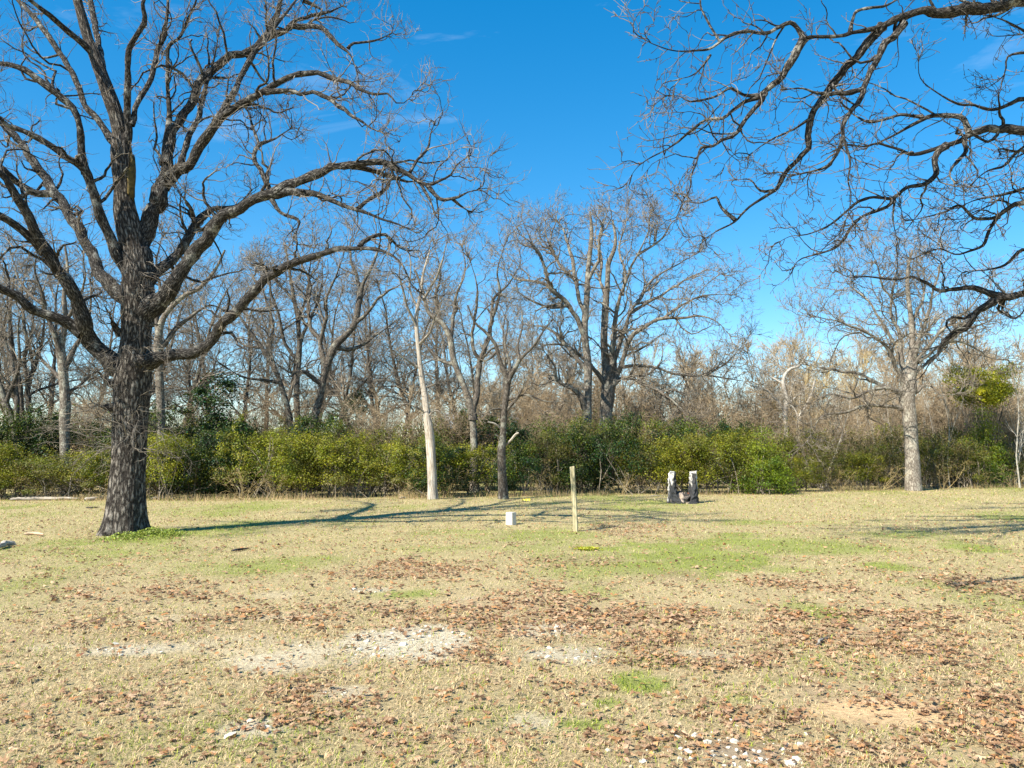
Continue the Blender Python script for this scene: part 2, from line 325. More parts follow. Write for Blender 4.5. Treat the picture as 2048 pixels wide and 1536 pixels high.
def trace(limbs, D, rng, wob=0.35, step=0.16, ext=3.0, thin=1.0, rooted=True):
    """limbs: list of (points (px,py,half width px), change of distance towards the tip). The first is the trunk, standing at distance D.
    Every limb starts at the distance of the limb that it springs from."""
    out = []; known = []
    for li, (pts, dd) in enumerate(limbs):
        if dd is None:                                           # given as points of the place (x, y, z, radius)
            Q = catmull(np.asarray(pts, float), step); out.append((Q[:, :3], Q[:, 3] * 1.3)); continue
        p = np.asarray(pts, float); pl = np.concatenate([[0], np.cumsum(np.hypot(*np.diff(p[:, :2], axis=0).T))])
        s = pl / pl[-1]
        if li == 0: y0 = D
        else:
            K = np.vstack(known); y0 = K[np.argmin(np.hypot(K[:, 0] - p[0, 0], K[:, 1] - p[0, 1])), 2]
        Yd = y0 + dd * (s ** 1.15)
        dense = np.linspace(0, 1, 60); known.append(np.stack([np.interp(dense, s, p[:, 0]), np.interp(dense, s, p[:, 1]), np.interp(dense, s, Yd)], -1))
        W = at(p[:, 0], p[:, 1], Yd); r = p[:, 2] * Yd / FPX * (thin if li else 1.0)
        if li == 0 and rooted: W[0, 2] = gz(W[0, 0], W[0, 1]) - 0.06
        Q = catmull(np.column_stack([W, r]), step); P, R = Q[:, :3], np.maximum(Q[:, 3], 0.004)
        e = p[-1]
        if ext and (e[0] < 4 or e[0] > 2044 or e[1] < 4):        # goes on beyond the picture
            d = norm(P[-1] - P[-min(5, len(P))]); q = [P[-1]]; k = int(ext / 0.3)
            for _ in range(k):
                d = norm(d + rng.normal(size=3) * 0.16 + np.array([0, 0, -0.02])); q.append(q[-1] + d * 0.3)
            P = np.vstack([P, q[1:]]); R = np.concatenate([R, R[-1] * np.linspace(1, 0.25, k + 1)[1:]])
        if li > 0 and wob:                                       # knotty course of the limb
            m = len(P); nz_ = rng.normal(size=(max(3, m // 2 + 2), 3)); xs = np.linspace(0, len(nz_) - 1, m)
            o = np.stack([np.interp(xs, np.arange(len(nz_)), nz_[:, k]) for k in range(3)], -1)
            P = P + o * (wob * R * np.clip(np.arange(m) / 4, 0, 1))[:, None]
            R = R * (1 + 0.30 * np.exp(-np.arange(m) * step / 0.22)); R = R * (1 + 0.07 * rng.normal(size=m))
        if li > 0: R = np.maximum(R * np.interp(np.linspace(0, 1, len(P)), [0, 0.6, 1], [1, 0.9, 0.35]), 0.004)
        out.append((P, R))
    return out

def ridges(amp, seed, base=0):
    def f(th, L, R):
        c = np.cos(th) * 2.6; s_ = np.sin(th) * 2.6
        v = fbm(c + 3.1 * np.ones_like(L), s_ + L * 0.35, 4.2, seed, 2) + 0.7 * fbm(c + L * 0.25, s_, 9.0, seed + 5, 2)
        d = amp * (v - 0.85) * np.minimum(1, R / 0.2)
        if base:
            fl = np.exp(-L / 0.33); d = d + base * fl * (0.12 + 1.1 * np.clip(np.sin(th * 3 + 0.7) * 0.6 + np.sin(th * 5 + 2.0) * 0.6, -0.1, 1.1) ** 1.0)
        return d
    return f

def make_tree(name, label, limbs, D, seed, mats, cfg, group=None, trunk_sides=20, ridge=0.02, flare=0.1, wob=0.35, trunk_mat=None, step=0.16, limb_sides=9, ext=3.0, cat="tree", extra=None, thin=1.0):
    rng = np.random.default_rng(seed); mt, ml, mw = mats
    tl = trace(limbs, D, rng, wob, step, ext, thin); P0, R0 = tl[0]; base = np.array([P0[0][0], P0[0][1], P0[0][2] + 0.06])
    root = thing(name, label, cat, tuple(base), group)
    s = Soup()
    # finer rings for the trunk
    Q = catmull(np.column_stack([P0, R0]), 0.07 if trunk_sides > 24 else 0.14)
    s.tubes(Q[:, :3], Q[:, 3], trunk_sides, ref=(0, 1, 0), disp=ridges(ridge, seed, flare))
    obj("trunk", s.mesh("trunk", mt, base), root)
    for (P, R) in tl[1:]:
        s = Soup(); s.tubes(P, R, limb_sides if R[0] > 0.03 else 6, disp=ridges(ridge * 0.5, seed + 3) if R[0] > 0.05 else None)
        obj("limb", s.mesh("limb", ml, base), root)
    rs = [resample(P, R, 28) for P, R in tl[1:]]
    lev = [(np.stack([a for a, _ in rs]), np.stack([b for _, b in rs]))]
    s = Soup()
    for c in cfg:
        c = dict(c); src = c.pop("src"); sides = c.pop("sides"); k = []
        for q in src:
            c2 = dict(c)
            if q > 0: c2["tmin"] = 0.08
            k.append(grow(*lev[q], rng, **c2))
        lev.append((np.concatenate([a for a, _ in k]), np.concatenate([b for _, b in k]))); s.cur = 0 if len(lev) == 2 else 1; s.tubes(*lev[-1], sides)
    s.cur = 1
    if extra is not None: extra(s, rng)
    o = obj("crown", s.mesh("crown", [ml, mw], base), root); o["kind"] = "stuff"
    return root

# ------------------------------------------------------------------ the great oak
OAK = [
 ([(252,1066,37),(252,1035,35),(254,980,33.5),(257,924,32),(260,849,32),(264,790,34),(266,745,35),(271,700,30),(273,662,28),(276,624,30),(276,585,31),(275,540,28),(266,495,24),(256,450,24),(249,410,20),(247,375,18),(245,335,20),(243,300,20),(240,270,15),(233,235,14),(224,205,14),(207,160,13),(190,112,12),(177,80,10),(168,49,10),(160,20,9),(150,-20,8)], 0.3),
 ([(262,745,24),(235,733,24),(210,715,22),(188,695,22),(169,670,22),(160,625,20),(146,590,18),(131,560,17),(112,540,16),(82,487,15),(56,431,13),(22,375,12),(0,349,11),(-40,315,9)], -2.4),
 ([(165,664,15),(142,651,15),(118,640,14),(94,628,13),(70,616,12),(49,602,12),(22,588,12),(0,576,12),(-60,545,10)], -1.2),
 ([(92,505,11),(75,491,11),(45,462,10),(0,433,10),(-40,410,8)], -1.0),
 ([(262,600,22),(232,585,18),(215,560,17),(202,542,16),(195,525,15),(169,476,14),(135,424,14),(101,375,13),(71,330,12),(45,289,10),(22,266,11),(0,244,8),(-40,222,7)], 1.9),
 ([(108,386,9),(75,386,9),(50,374,9),(26,360,9),(0,338,9),(-40,305,7)], -0.8),
 ([(272,560,18),(255,548,15),(225,499,14),(202,442,13),(187,382,12),(172,345,13),(150,326,11),(131,315,10),(86,281,10),(45,262,9),(15,250,7),(-10,220,5)], -1.6),
 ([(172,348,10),(165,315,9),(157,274,9),(150,232,9),(131,202,9),(101,176,9),(75,157,9),(37,135,8),(0,127,7),(-40,130,5)], -0.7),
 ([(236,290,10),(221,278,10),(199,247,9),(172,210,8),(150,157,8),(124,109,8),(94,67,8),(64,30,7),(41,4,7),(20,-20,5)], 1.4),
 ([(205,150,9),(203,116,8),(196,80,8),(187,49,8),(180,0,8)], 1.2),
 ([(190,112,8),(165,86,8),(124,52,8),(86,22,7),(60,0,6)], -1.2),
 ([(247,300,12),(258,262,10),(258,225,9),(255,190,9),(255,150,8),(262,97,8),(277,70,8),(288,49,8),(288,20,7),(287,0,6)], -0.9),
 ([(262,250,8),(268,235,7),(277,202,7),(300,157,7),(315,105,7),(326,75,6),(333,30,5),(338,-10,4)], 0.9),
 ([(284,560,26),(286,520,25),(291,476,23),(300,445,22),(311,412,23),(320,380,23),(326,356,21),(331,330,17),(336,300,12),(338,262,9),(337,217,7),(334,172,6),(334,112,6),(338,90,6),(360,71,5),(375,37,5),(390,7,4),(395,-10,3)], 1.3),
 ([(330,330,14),(342,285,13),(356,255,12),(382,199,12),(412,157,12),(442,127,11),(482,106,10),(512,95,10),(530,78,10),(540,54,10),(557,26,9),(565,0,8)], 1.6),
 ([(533,76,8),(550,67,8),(580,56,8),(610,52,8),(644,58,7),(662,75,7),(685,97,6),(704,116,4),(715,142,3)], -0.6),
 ([(578,56,6),(590,40,5),(610,36,5),(640,28,5),(662,22,4),(685,11,3)], 0.7),
 ([(606,0,5),(629,11,4),(647,24,3)], 0.2),
 ([(696,97,4),(707,86,3.5),(737,84,3.5),(760,77,3),(781,67,2.5)], 0.4),
 ([(325,370,16),(348,350,15),(379,328,13),(397,292,13),(424,255,12),(450,229,11),(475,212,11),(512,189,10),(546,169,9),(587,150,8),(625,148,8),(662,154,8),(696,163,8),(719,178,7),(749,189,6),(775,189,5),(794,206,4),(809,206,3),(835,180,2)], -1.9),
 ([(530,184,7),(550,183,7),(580,184,6),(602,187,6),(625,184,6),(655,195,6),(677,214,6),(700,227,6),(726,244,5),(749,261,4),(769,267,3)], -1.0),
 ([(432,245,9),(449,214,9),(475,169,8),(501,124,8),(525,84,6),(560,40,5),(592,0,4)], 1.5),
 ([(358,340,8),(378,270,8),(398,225,7),(412,172,6),(428,120,4),(438,60,3)], 1.2),
 ([(280,640,30),(300,612,25),(330,585,22),(360,553,20),(382,514,19),(409,480,18),(437,449,16),(475,420,15),(512,402,14),(550,388,15),(587,386,13),(625,388,10),(662,401,9),(700,416,8),(737,427,7),(767,439,6),(797,448,5),(831,465,3)], -1.5),
 ([(548,388,12),(569,375,13),(599,364,13),(632,349,13),(662,337,12),(700,332,10),(737,324,9),(767,324,9),(797,339,8),(827,356,8),(854,369,7),(876,362,6),(899,349,5),(914,330,4),(940,311,3)], -1.4),
 ([(854,369,6),(869,390,5),(887,399,5),(917,394,4),(936,384,3),(960,380,2.5)], -0.4),
 ([(904,397,4),(921,412,3),(936,422,2.5)], 0.2),
 ([(705,332,7),(722,335,7),(752,343,6),(782,354,6),(812,362,5),(834,362,4)], 0.8),
 ([(820,345,4),(835,319,4),(854,300,4),(861,270,3),(869,244,2)], 0.5),
 ([(715,418,5),(745,394,5),(775,375,5),(782,352,4)], 0.6),
 ([(842,368,4),(857,397,4),(869,424,3)], -0.4),
 ([(540,386,7),(527,349,6),(509,322,6),(512,300,6),(524,287,6),(550,277,4),(584,255,3)], 0.9),
 ([(518,290,4),(509,262,4),(494,221,3)], 0.5),
 ([(284,575,17),(307,551,15),(337,525,13),(367,487,12),(394,446,11),(424,416,9),(450,412,8),(480,408,6),(505,380,4)], 1.6),
 ([(390,450,6),(380,415,5),(360,390,4)], -0.6),
 ([(290,722,26),(319,718,17),(360,707,14),(405,696,14),(427,673,14),(457,636,13),(487,606,13),(512,580,13),(542,551,12),(576,532,11),(617,517,10),(655,506,9),(692,497,9),(722,497,8),(760,501,7),(790,514,6),(809,540,5),(824,570,4),(842,585,2.5)], -2.2),
 ([(719,494,6),(726,484,6),(745,474,5),(771,469,5),(794,491,4),(812,500,3)], 0.5),
 ([(542,396,6),(561,424,5),(587,437,5),(599,446,5),(591,472,3)], -0.5),
 ([(258,775,17),(236,768,15),(214,762,14),(203,752,8)], -0.3),
 ([(256,815,15),(230,814,13),(210,816,12),(199,811,6)], -0.35),
 ([(240,668,9),(228,650,7),(222,640,5)], -0.3),
]
def epicormic(s, rng):                       # thin drooping water-shoots round the lower trunk
    T = trace([OAK[0]], 15.1, rng, 0)[0]
    P, R = resample(T[0], T[1], 60); sel = P[(P[:, 2] > 1.6) & (P[:, 2] < 5.5)]
    m = 80; idx = rng.integers(0, len(sel), m); az = rng.uniform(-3.4, 0.4, m); st = rng.uniform(0.35, 1.5, m)
    pos = sel[idx] + 0.3 * np.stack([np.cos(az), np.sin(az), 0 * az], -1); d = norm(np.stack([np.cos(az), np.sin(az), rng.uniform(-0.5, 0.5, m)], -1))
    o = np.empty((m, 9, 3)); o[:, 0] = pos
    for k in range(1, 9):
        o[:, k] = o[:, k - 1] + d * (st / 8)[:, None]; d = d + rng.normal(size=(m, 3)) * 0.2; d[:, 2] -= 0.07; d = norm(d)
    r = np.repeat(np.linspace(0.008, 0.003, 9)[None], m, 0); s.tubes(o, r, 4)
    a = grow(o, r, rng, 5.0, (0.2, 0.7), npts=5, gnarl=0.2, up=-0.02, tmin=0.1, rlim=(0.003, 0.005)); s.tubes(*a, 3)
    s.tubes(*grow(*a, rng, 6.0, (0.1, 0.3), npts=3, gnarl=0.2, up=0.0, tmin=0.1, rlim=(0.0025, 0.003)), 3)
CFG_OAK = [dict(src=[0], per_m=1.7, ln=(0.6, 2.6), npts=10, gnarl=0.36, up=0.08, tmin=0.2, rk=0.45, rlim=(0.012, 0.038), sides=5, tipn=3, taper=0.66),
           dict(src=[0, 1], per_m=2.2, ln=(0.3, 1.1), npts=7, gnarl=0.25, up=0.07, tmin=0.2, rk=0.55, rlim=(0.0075, 0.016), sides=4, tipn=2),
           dict(src=[1, 2], per_m=3.1, ln=(0.18, 0.6), npts=4, gnarl=0.22, up=0.06, rk=0.6, rlim=(0.005, 0.0075), sides=3, tipn=2),
           dict(src=[2, 3], per_m=1.9, ln=(0.10, 0.36), npts=3, gnarl=0.2, up=0.05, rk=0.7, rlim=(0.004, 0.005), sides=3, tipn=1)]
oak = make_tree("oak_tree", "massive spreading bare oak with dark furrowed trunk and weeds at its foot", OAK, 15.1, 11, (M_OAK, M_LIMB, M_TWIG), CFG_OAK,
                trunk_sides=64, ridge=0.042, flare=0.17, limb_sides=12, extra=epicormic, thin=0.78, wob=0.30)
# mossy swelling on the leader, knot scar in the trunk
def blob(c, rad, seed, amp=0.12, nu=20, nv=12):
    th = np.linspace(0, 2 * np.pi, nu, endpoint=False); ph = np.linspace(0.05, np.pi - 0.05, nv); A, B = np.meshgrid(th, ph)
    n_ = np.stack([np.cos(A) * np.sin(B), np.sin(A) * np.sin(B), np.cos(B)], -1)
    k = 1 + amp * (fbm(np.cos(A) * 2 + 5, np.sin(A) * 2 + B * 2, 1.6, seed, 3) - 0.5) * 2
    V = (n_ * k[..., None] * np.asarray(rad)).reshape(-1, 3) + np.asarray(c)
    i = (np.arange(nv - 1)[:, None] * nu + np.arange(nu)[None]); j = (np.arange(nv - 1)[:, None] * nu + (np.arange(nu)[None] + 1) % nu)
    return V, np.stack([i, i + nu, j + nu, j], -1).reshape(-1, 4)
mm_, n, l, b = nodemat("bark_moss"); t = n.new("ShaderNodeTexNoise"); t.inputs["Scale"].default_value = 14; t.inputs["Detail"].default_value = 6
tcn = n.new("ShaderNodeTexCoord"); l.new(tcn.outputs["Object"], t.inputs["Vector"]); r = ramp(n, [(0.3, (0.03, 0.025, 0.01)), (0.7, (0.17, 0.125, 0.04))]); l.new(t.outputs["Fac"], r.inputs["Fac"]); l.new(r.outputs[0], b.inputs["Base Color"]); b.inputs["Roughness"].default_value = 1
c0 = at(263, 358, 15.22) - np.array(oak.location)
V, F = blob(c0, (0.075, 0.11, 0.46), 4, 0.45); obj("moss_patch", mesh("moss_patch", V, F, mat=mm_), oak)
c0 = at(279, 722, 14.72) - np.array(oak.location)
V, F = blob(c0, (0.11, 0.06, 0.13), 9, 0.25); obj("burl", mesh("burl", V, F, mat=M_OAK, uv=np.tile(np.array([[0, 0], [0.02, 0], [0.02, 0.02], [0, 0.02]]), (len(F), 1)) + np.repeat(np.random.default_rng(1).random((len(F), 1)), 4, 0)), oak)

# ------------------------------------------------------------------ the oak whose limbs reach in from the right
NEAR = [
 ([(2640,1190,48),(2630,1000,44),(2615,800,42),(2600,600,42),(2590,420,38),(2580,250,34),(2570,60,28),(2555,-160,20),(2540,-330,10)], 0.3),
 ([(2590,300,26),(2440,130,24),(2280,30,22),(2160,-15,20),(2036,-2,17.5),(1997,12,17.5),(1938,21,18.5),(1891,25,19),(1841,25,16),(1794,35,15),(1762,54,13.5),(1716,65,11.5),(1669,74,10.5),(1626,77,10.5),(1604,77,9)], -1.5),
 ([(1608,77,7),(1594,55,6),(1580,45,5.5),(1562,52,5),(1540,64,5),(1515,66,5),(1488,63,5),(1450,78,5),(1420,98,4),(1386,102,3.5),(1342,100,3),(1301,86,2.5),(1283,74,2)], -0.6),
 ([(1421,110,3),(1403,135,2.5),(1383,152,2),(1360,157,1.5)], -0.2),
 ([(1440,84,3),(1417,47,3),(1403,17,3),(1400,-5,2.5)], 0.3),
 ([(1607,78,9),(1597,98,10),(1587,117,10),(1573,140,10),(1559,158,9),(1532,180,8),(1514,194,7),(1491,203,5),(1467,220,5),(1444,237,4.5),(1410,240,4),(1383,261,4),(1349,288,3.5),(1335,298,3),(1298,318,3),(1274,335,2),(1254,366,1.5)], 0.7),
 ([(1530,186,7),(1518,206,6),(1498,230,5.5),(1474,267,5),(1444,281,4.5),(1427,291,4),(1403,295,4),(1393,325,3.5),(1383,352,3.5),(1379,379,3),(1362,406,2)], -0.6),
 ([(1515,191,4.5),(1488,190,4),(1464,176,4),(1447,184,3.5),(1423,196,3),(1379,203,3),(1362,193,2),(1335,190,1.5)], -0.3),
 ([(1765,52,12),(1752,65,11.5),(1739,82,11),(1716,113,11),(1684,145,10),(1661,176,10),(1637,207,10),(1622,234,10),(1616,273,9),(1618,297,8),(1594,320,7),(1567,352,7),(1555,375,6),(1528,394,5.5),(1489,422,5),(1468,444,5),(1437,460,4),(1420,470,3),(1400,484,2)], 0.9),
 ([(1470,440,4.5),(1444,416,4),(1433,393,3.5),(1410,403,2.5),(1390,406,2.5),(1379,398,1.5)], 0.3),
 ([(1616,240,4),(1589,257,3),(1559,271,3),(1525,291,2.5),(1498,311,2)], -0.4),
 ([(1552,380,3.5),(1521,382,3),(1501,359,2.5),(1471,359,1.5)], 0.3),
 ([(1808,46,9),(1800,58,9),(1786,74,9),(1762,101,9),(1747,133,8),(1731,168,8),(1719,199,7),(1700,226,6),(1688,246,6),(1688,281,5),(1700,320,4),(1696,359,3.5),(1702,402,3),(1684,461,2)], -0.9),
 ([(1725,178,6),(1692,187,6),(1665,187,6),(1637,187,5),(1606,178,4),(1571,178,3.5)], -0.3),
 ([(1686,275,4.5),(1675,305,4),(1655,332,4),(1618,344,4),(1590,348,3)], 0.3),
 ([(2590,470,24),(2460,370,20),(2320,300,17),(2180,268,14),(2048,262,12.5),(2016,260,12.5),(1977,258,12),(1938,270,11),(1899,289,9),(1860,301,8),(1821,311,8),(1794,297,6),(1758,287,6),(1723,293,4.5),(1696,289,4),(1660,305,2.5)], -0.6),
 ([(1938,266,7.5),(1932,248,7),(1919,234,7),(1880,230,6),(1856,234,6),(1825,250,5),(1790,270,4.5),(1755,285,4),(1735,295,2.5)], 0.5),
 ([(1845,234,4.5),(1802,230,4),(1770,238,4),(1739,244,4),(1708,230,3),(1690,215,2)], 0.3),
 ([(1893,291,8),(1878,302,8),(1868,320,8),(1872,348,7),(1852,367,6),(1813,375,5),(1786,395,5),(1739,395,4),(1708,410,4),(1661,449,3.5),(1614,469,3),(1579,473,2),(1545,492,1.5)], -0.7),
 ([(1784,402,4.5),(1774,414,4),(1723,434,4),(1700,457,4),(1684,484,4),(1661,500,3.5),(1618,512,3),(1595,523,2.5),(1583,547,1.5)], 0.4),
 ([(1790,395,3),(1786,437,2.5),(1794,477,1.5)], 0.1),
 ([(1928,280,5.5),(1932,302,5),(1918,320,5),(1903,336,4.5),(1900,352,4),(1911,367,3.5)], -0.3),
 ([(2200,250,9),(2120,215,8),(2048,199,7),(2020,207,6),(1989,219,5),(1950,211,4),(1919,207,4),(1876,187,3),(1841,156,2.5),(1837,98,2)], -0.5),
 ([(2592,560,20),(2460,480,17),(2330,420,14),(2180,398,11),(2048,406,8.5),(2016,418,7.5),(1993,437,6.5),(1973,469,6),(1966,492,6),(1938,504,5),(1911,508,4),(1880,500,4),(1848,508,3),(1820,520,2)], 0.4),
 ([(1998,434,4.5),(1973,437,4),(1946,434,4),(1919,410,3.5),(1884,426,3),(1817,441,2)], -0.5),
 ([(2140,398,6),(2080,372,5),(2028,383,4.5),(1997,391,4),(1958,398,3.5),(1923,412,2.5)], 0.5),
 ([(2602,700,24),(2470,640,20),(2340,600,16),(2200,580,13),(2110,580,11),(2048,586,10),(1997,594,10),(1950,578,8),(1911,578,7),(1880,582,6),(1852,566,6),(1825,555,5),(1786,559,5),(1731,553,4),(1700,555,3),(1668,540,2)], 1.4),
 ([(2000,596,9.5),(1985,604,9),(1958,621,9),(1944,640,9),(1930,656,8),(1907,668,7),(1884,688,6),(1876,711,5),(1860,727,4),(1850,745,2.5)], 0.6),
 ([(2575,120,24),(2420,-120,20),(2230,-320,16),(2000,-470,11),(1780,-540,6),(1600,-560,3)], -1.2),
 ([(2572,60,22),(2500,-250,18),(2380,-520,13),(2200,-720,8),(2050,-800,4)], 2.0),
 ([(12.6,12.5,7.5,.16),(10.5,12.2,9.2,.13),(8,11.6,10.0,.10),(5.5,11.2,9.9,.075),(3.0,10.9,9.7,.05),(0.6,10.8,9.4,.02)], None),
 ([(12.6,12.4,8,.16),(9.5,9.5,9.3,.13),(6.5,7,9.3,.10),(3.0,5.2,8.6,.07),(-0.8,3.7,7.4,.03)], None),
 ([(12.5,12.5,9.5,.15),(10,11.8,10.8,.12),(7,11.2,11.2,.10),(4,11.0,10.9,.07),(1.2,11.2,10.4,.03)], None),
 ([(9,12.4,11.4,.10),(6.8,11.2,12,.08),(4.2,9.6,12,.06),(1.6,8.8,11.4,.03)], None),
 ([(8,11.6,10.1,.09),(6,9.8,10.4,.07),(3.4,8.6,10.2,.05),(0.8,8.0,9.6,.02)], None),
 ([(12.5,12.5,9,.14),(10.5,13.5,10.8,.11),(8,14.4,11.6,.08),(5.0,15.0,11.8,.04)], None),
 ([(12.6,12.4,8.5,.14),(11,10.5,10,.11),(9,9,10.5,.08),(6.5,8,10.2,.05),(3.6,7.6,9.4,.02)], None),
 ([(12.5,12.5,10,.12),(9.5,12.5,11.8,.09),(6.5,12.8,12.2,.06),(3.0,13.0,11.6,.02)], None),
 ([(2130,120,6),(2080,80,4.5),(2048,62,4),(2012,43,3.5),(1977,29,3)], -0.6),
 ([(2150,110,7),(2080,105,5),(2048,104,4.5),(2016,113,4),(2012,135,4),(2008,154,3.5)], 0.4),
 ([(1700,66,5),(1706,40,4),(1716,22,4),(1745,14,4),(1775,10,3),(1800,-5,3)], 0.3),
 ([(2160,500,8),(2100,515,6),(2048,500,5),(2010,530,4),(1970,540,3),(1930,545,2)], 0.5),
 ([(2120,330,7),(2070,325,5),(2040,300,4.5),(2010,330,4),(1970,345,3),(1940,372,2)], -0.5),
]
CFG_NEAR = [dict(src=[0], per_m=1.5, ln=(0.5, 1.8), npts=9, gnarl=0.34, up=0.03, tmin=0.12, rk=0.5, rlim=(0.009, 0.03), sides=6, tipn=2),
            dict(src=[0, 1], per_m=2.5, ln=(0.25, 0.9), npts=6, gnarl=0.26, up=0.03, tmin=0.15, rk=0.52, rlim=(0.006, 0.013), sides=4, tipn=2),
            dict(src=[1, 2], per_m=3.4, ln=(0.11, 0.46), npts=4, gnarl=0.17, up=0.02, rk=0.6, rlim=(0.0044, 0.0065), sides=3, tip=0.75, tipn=1),
            dict(src=[2, 3], per_m=3.4, ln=(0.04, 0.15), npts=2, gnarl=0.15, up=0.02, rk=0.8, rlim=(0.0042, 0.005), sides=3, tip=1.15, tipn=1)]
make_tree("oak_tree", "bare knotty oak whose long limbs reach in overhead from beyond the lawn's edge", NEAR, 12.2, 23, (M_OAK, M_LIMB, M_TWIGN), CFG_NEAR,
          trunk_sides=32, ridge=0.04, flare=0.1, step=0.10, limb_sides=10, wob=0.26, thin=0.78)

# ------------------------------------------------------------------ trees along the edge of the wood
CFG_FAR = [dict(src=[0], per_m=1.5, ln=(0.8, 3.2), npts=10, gnarl=0.24, up=0.07, tmin=0.2, rk=0.6, rlim=(0.02, 0.055), sides=4, tipn=3),
           dict(src=[0, 1], per_m=2.0, ln=(0.5, 1.5), npts=6, gnarl=0.24, up=0.07, tmin=0.2, rk=0.55, rlim=(0.012, 0.022), sides=3, tipn=2),
           dict(src=[1, 2], per_m=2.6, ln=(0.25, 0.8), npts=4, gnarl=0.22, up=0.06, rk=0.6, rlim=(0.008, 0.012), sides=3, tipn=2),
           dict(src=[2, 3], per_m=2.2, ln=(0.15, 0.5), npts=2, gnarl=0.2, up=0.06, rk=0.7, rlim=(0.0062, 0.0075), sides=3, tipn=2)]
CFG_DOME = [dict(c) for c in CFG_FAR]; CFG_DOME[0].update(per_m=2.3, ln=(0.9, 3.4), npts=9, gnarl=0.3); CFG_DOME[1]['per_m'] = 2.3; CFG_DOME[2]['per_m'] = 3.0; CFG_DOME[3]['per_m'] = 1.7
ROAK = [([(1827,980,16),(1825,930,14),(1823,891,13),(1819,832,13),(1814,797,14),(1817,773,15),(1819,750,11),(1822,720,8),(1825,695,6),(1822,637,5),(1815,578,4),(1817,530,3),(1825,500,2)], 0.2),
 ([(1816,775,10),(1805,719,7),(1798,664,5),(1782,629,4),(1786,578,4),(1794,539,3),(1794,495,2)], 1.2),
 ([(1820,770,10),(1827,740,9),(1829,711,8),(1841,668,5),(1856,629,5),(1864,590,4),(1876,555,3.5),(1880,523,3),(1884,490,2)], -1.0),
 ([(1812,780,8),(1802,754,6),(1786,719,6),(1770,691,5),(1739,668,4.5),(1700,652,4),(1669,641,3),(1626,633,2)], -1.5),
 ([(1812,795,9),(1790,783,7),(1762,770,5),(1723,750,5),(1684,742,4),(1645,736,3),(1602,727,2)], 1.0),
 ([(1812,792,7),(1790,780,6),(1770,777,5),(1739,781,4),(1704,797,4),(1661,789,3),(1626,805,2.5),(1587,812,1.5)], -1.8),
 ([(1819,822,8),(1805,818,6),(1774,812,4.5),(1731,812,4),(1692,822,4),(1657,828,3.5),(1637,840,3),(1626,867,3),(1606,891,2)], -0.8),
 ([(1820,790,5),(1837,781,4),(1856,768,3),(1880,789,2),(1915,789,1.5)], -0.8),
 ([(1822,755,7),(1835,742,5),(1864,719,4),(1900,684,4),(1942,691,3),(1977,715,2),(2015,720,1.5)], 1.0),
 ([(1826,730,6),(1850,700,5),(1885,660,4),(1925,630,3.5),(1960,590,2.5),(1985,545,1.5)], -1.2),
 ([(1790,690,4),(1760,640,4),(1735,600,3),(1700,570,2.5),(1680,540,1.5)], 1.3),
 ([(1822,650,4),(1845,600,3.5),(1850,560,3),(1840,520,2)], 1.2),
 ([(1835,725,5),(1870,700,4),(1920,665,3),(1980,640,2.5),(2020,600,1.5)], 1.4),
 ([(1786,600,3),(1765,570,3),(1755,530,2),(1740,500,1.5)], -0.8)]
make_tree("oak_tree", "pale-trunked bare oak standing alone at the lawn's far corner", ROAK, 31.5, 31, (M_PALE, M_MID, M_TWIGF), CFG_DOME, ridge=0.03, flare=0.06, step=0.2, thin=0.72)
COAK = [([(1213,990,18),(1212,900,15),(1212,830,13),(1216,782,14),(1214,740,10),(1208,686,7),(1211,614,7),(1215,566,5),(1217,528,5),(1228,500,4),(1231,475,3),(1225,440,2)], 0.4),
 ([(1216,790,11),(1221,730,9),(1231,638,7),(1243,590,5),(1255,552,5),(1275,508,4),(1294,470,3),(1300,430,2)], -1.5),
 ([(1220,760,9),(1236,696,7),(1260,629,5),(1284,590,5),(1308,557,4),(1356,528,3),(1404,499,2)], 1.5),
 ([(1220,785,10),(1231,758,8),(1255,686,7),(1284,657,6),(1323,638,5),(1361,636,5),(1400,631,4),(1433,643,3),(1457,667,2)], -2.2),
 ([(1262,625,5),(1313,595,4),(1361,566,3),(1415,540,2),(1450,550,1.5)], -1.2),
 ([(1217,795,8),(1222,778,6),(1246,753,5),(1284,768,4),(1318,782,4),(1356,811,3),(1380,840,2)], -2.0),
 ([(1225,765,6),(1246,735,5),(1308,734,4),(1356,749,3.5),(1409,749,3),(1452,725,3),(1481,696,2),(1500,670,1)], 1.0),
 ([(1405,749,3),(1440,755,2.5),(1496,763,1.5)], -0.6),
 ([(1214,600,5),(1200,560,4),(1205,520,4),(1190,480,3),(1195,430,2)], 1.5),
 ([(1212,770,8),(1190,740,6),(1165,715,5),(1130,690,4),(1090,690,3),(1060,700,2)], -1.5),
 ([(1245,590,4),(1250,545,4),(1238,500,3),(1250,455,2.5),(1255,420,1.5)], 1.6),
 ([(1275,510,3.5),(1320,480,3),(1345,445,2.5),(1370,430,1.5)], 0.6),
 ([(1325,638,4),(1365,610,3),(1410,590,2.5),(1460,590,1.5)], 1.0)]
make_tree("oak_tree", "tall domed bare oak above the dark green shrubs", COAK, 36.5, 41, (M_MID, M_MID, M_TWIGF), CFG_DOME, ridge=0.03, flare=0.06, step=0.2, thin=0.72)
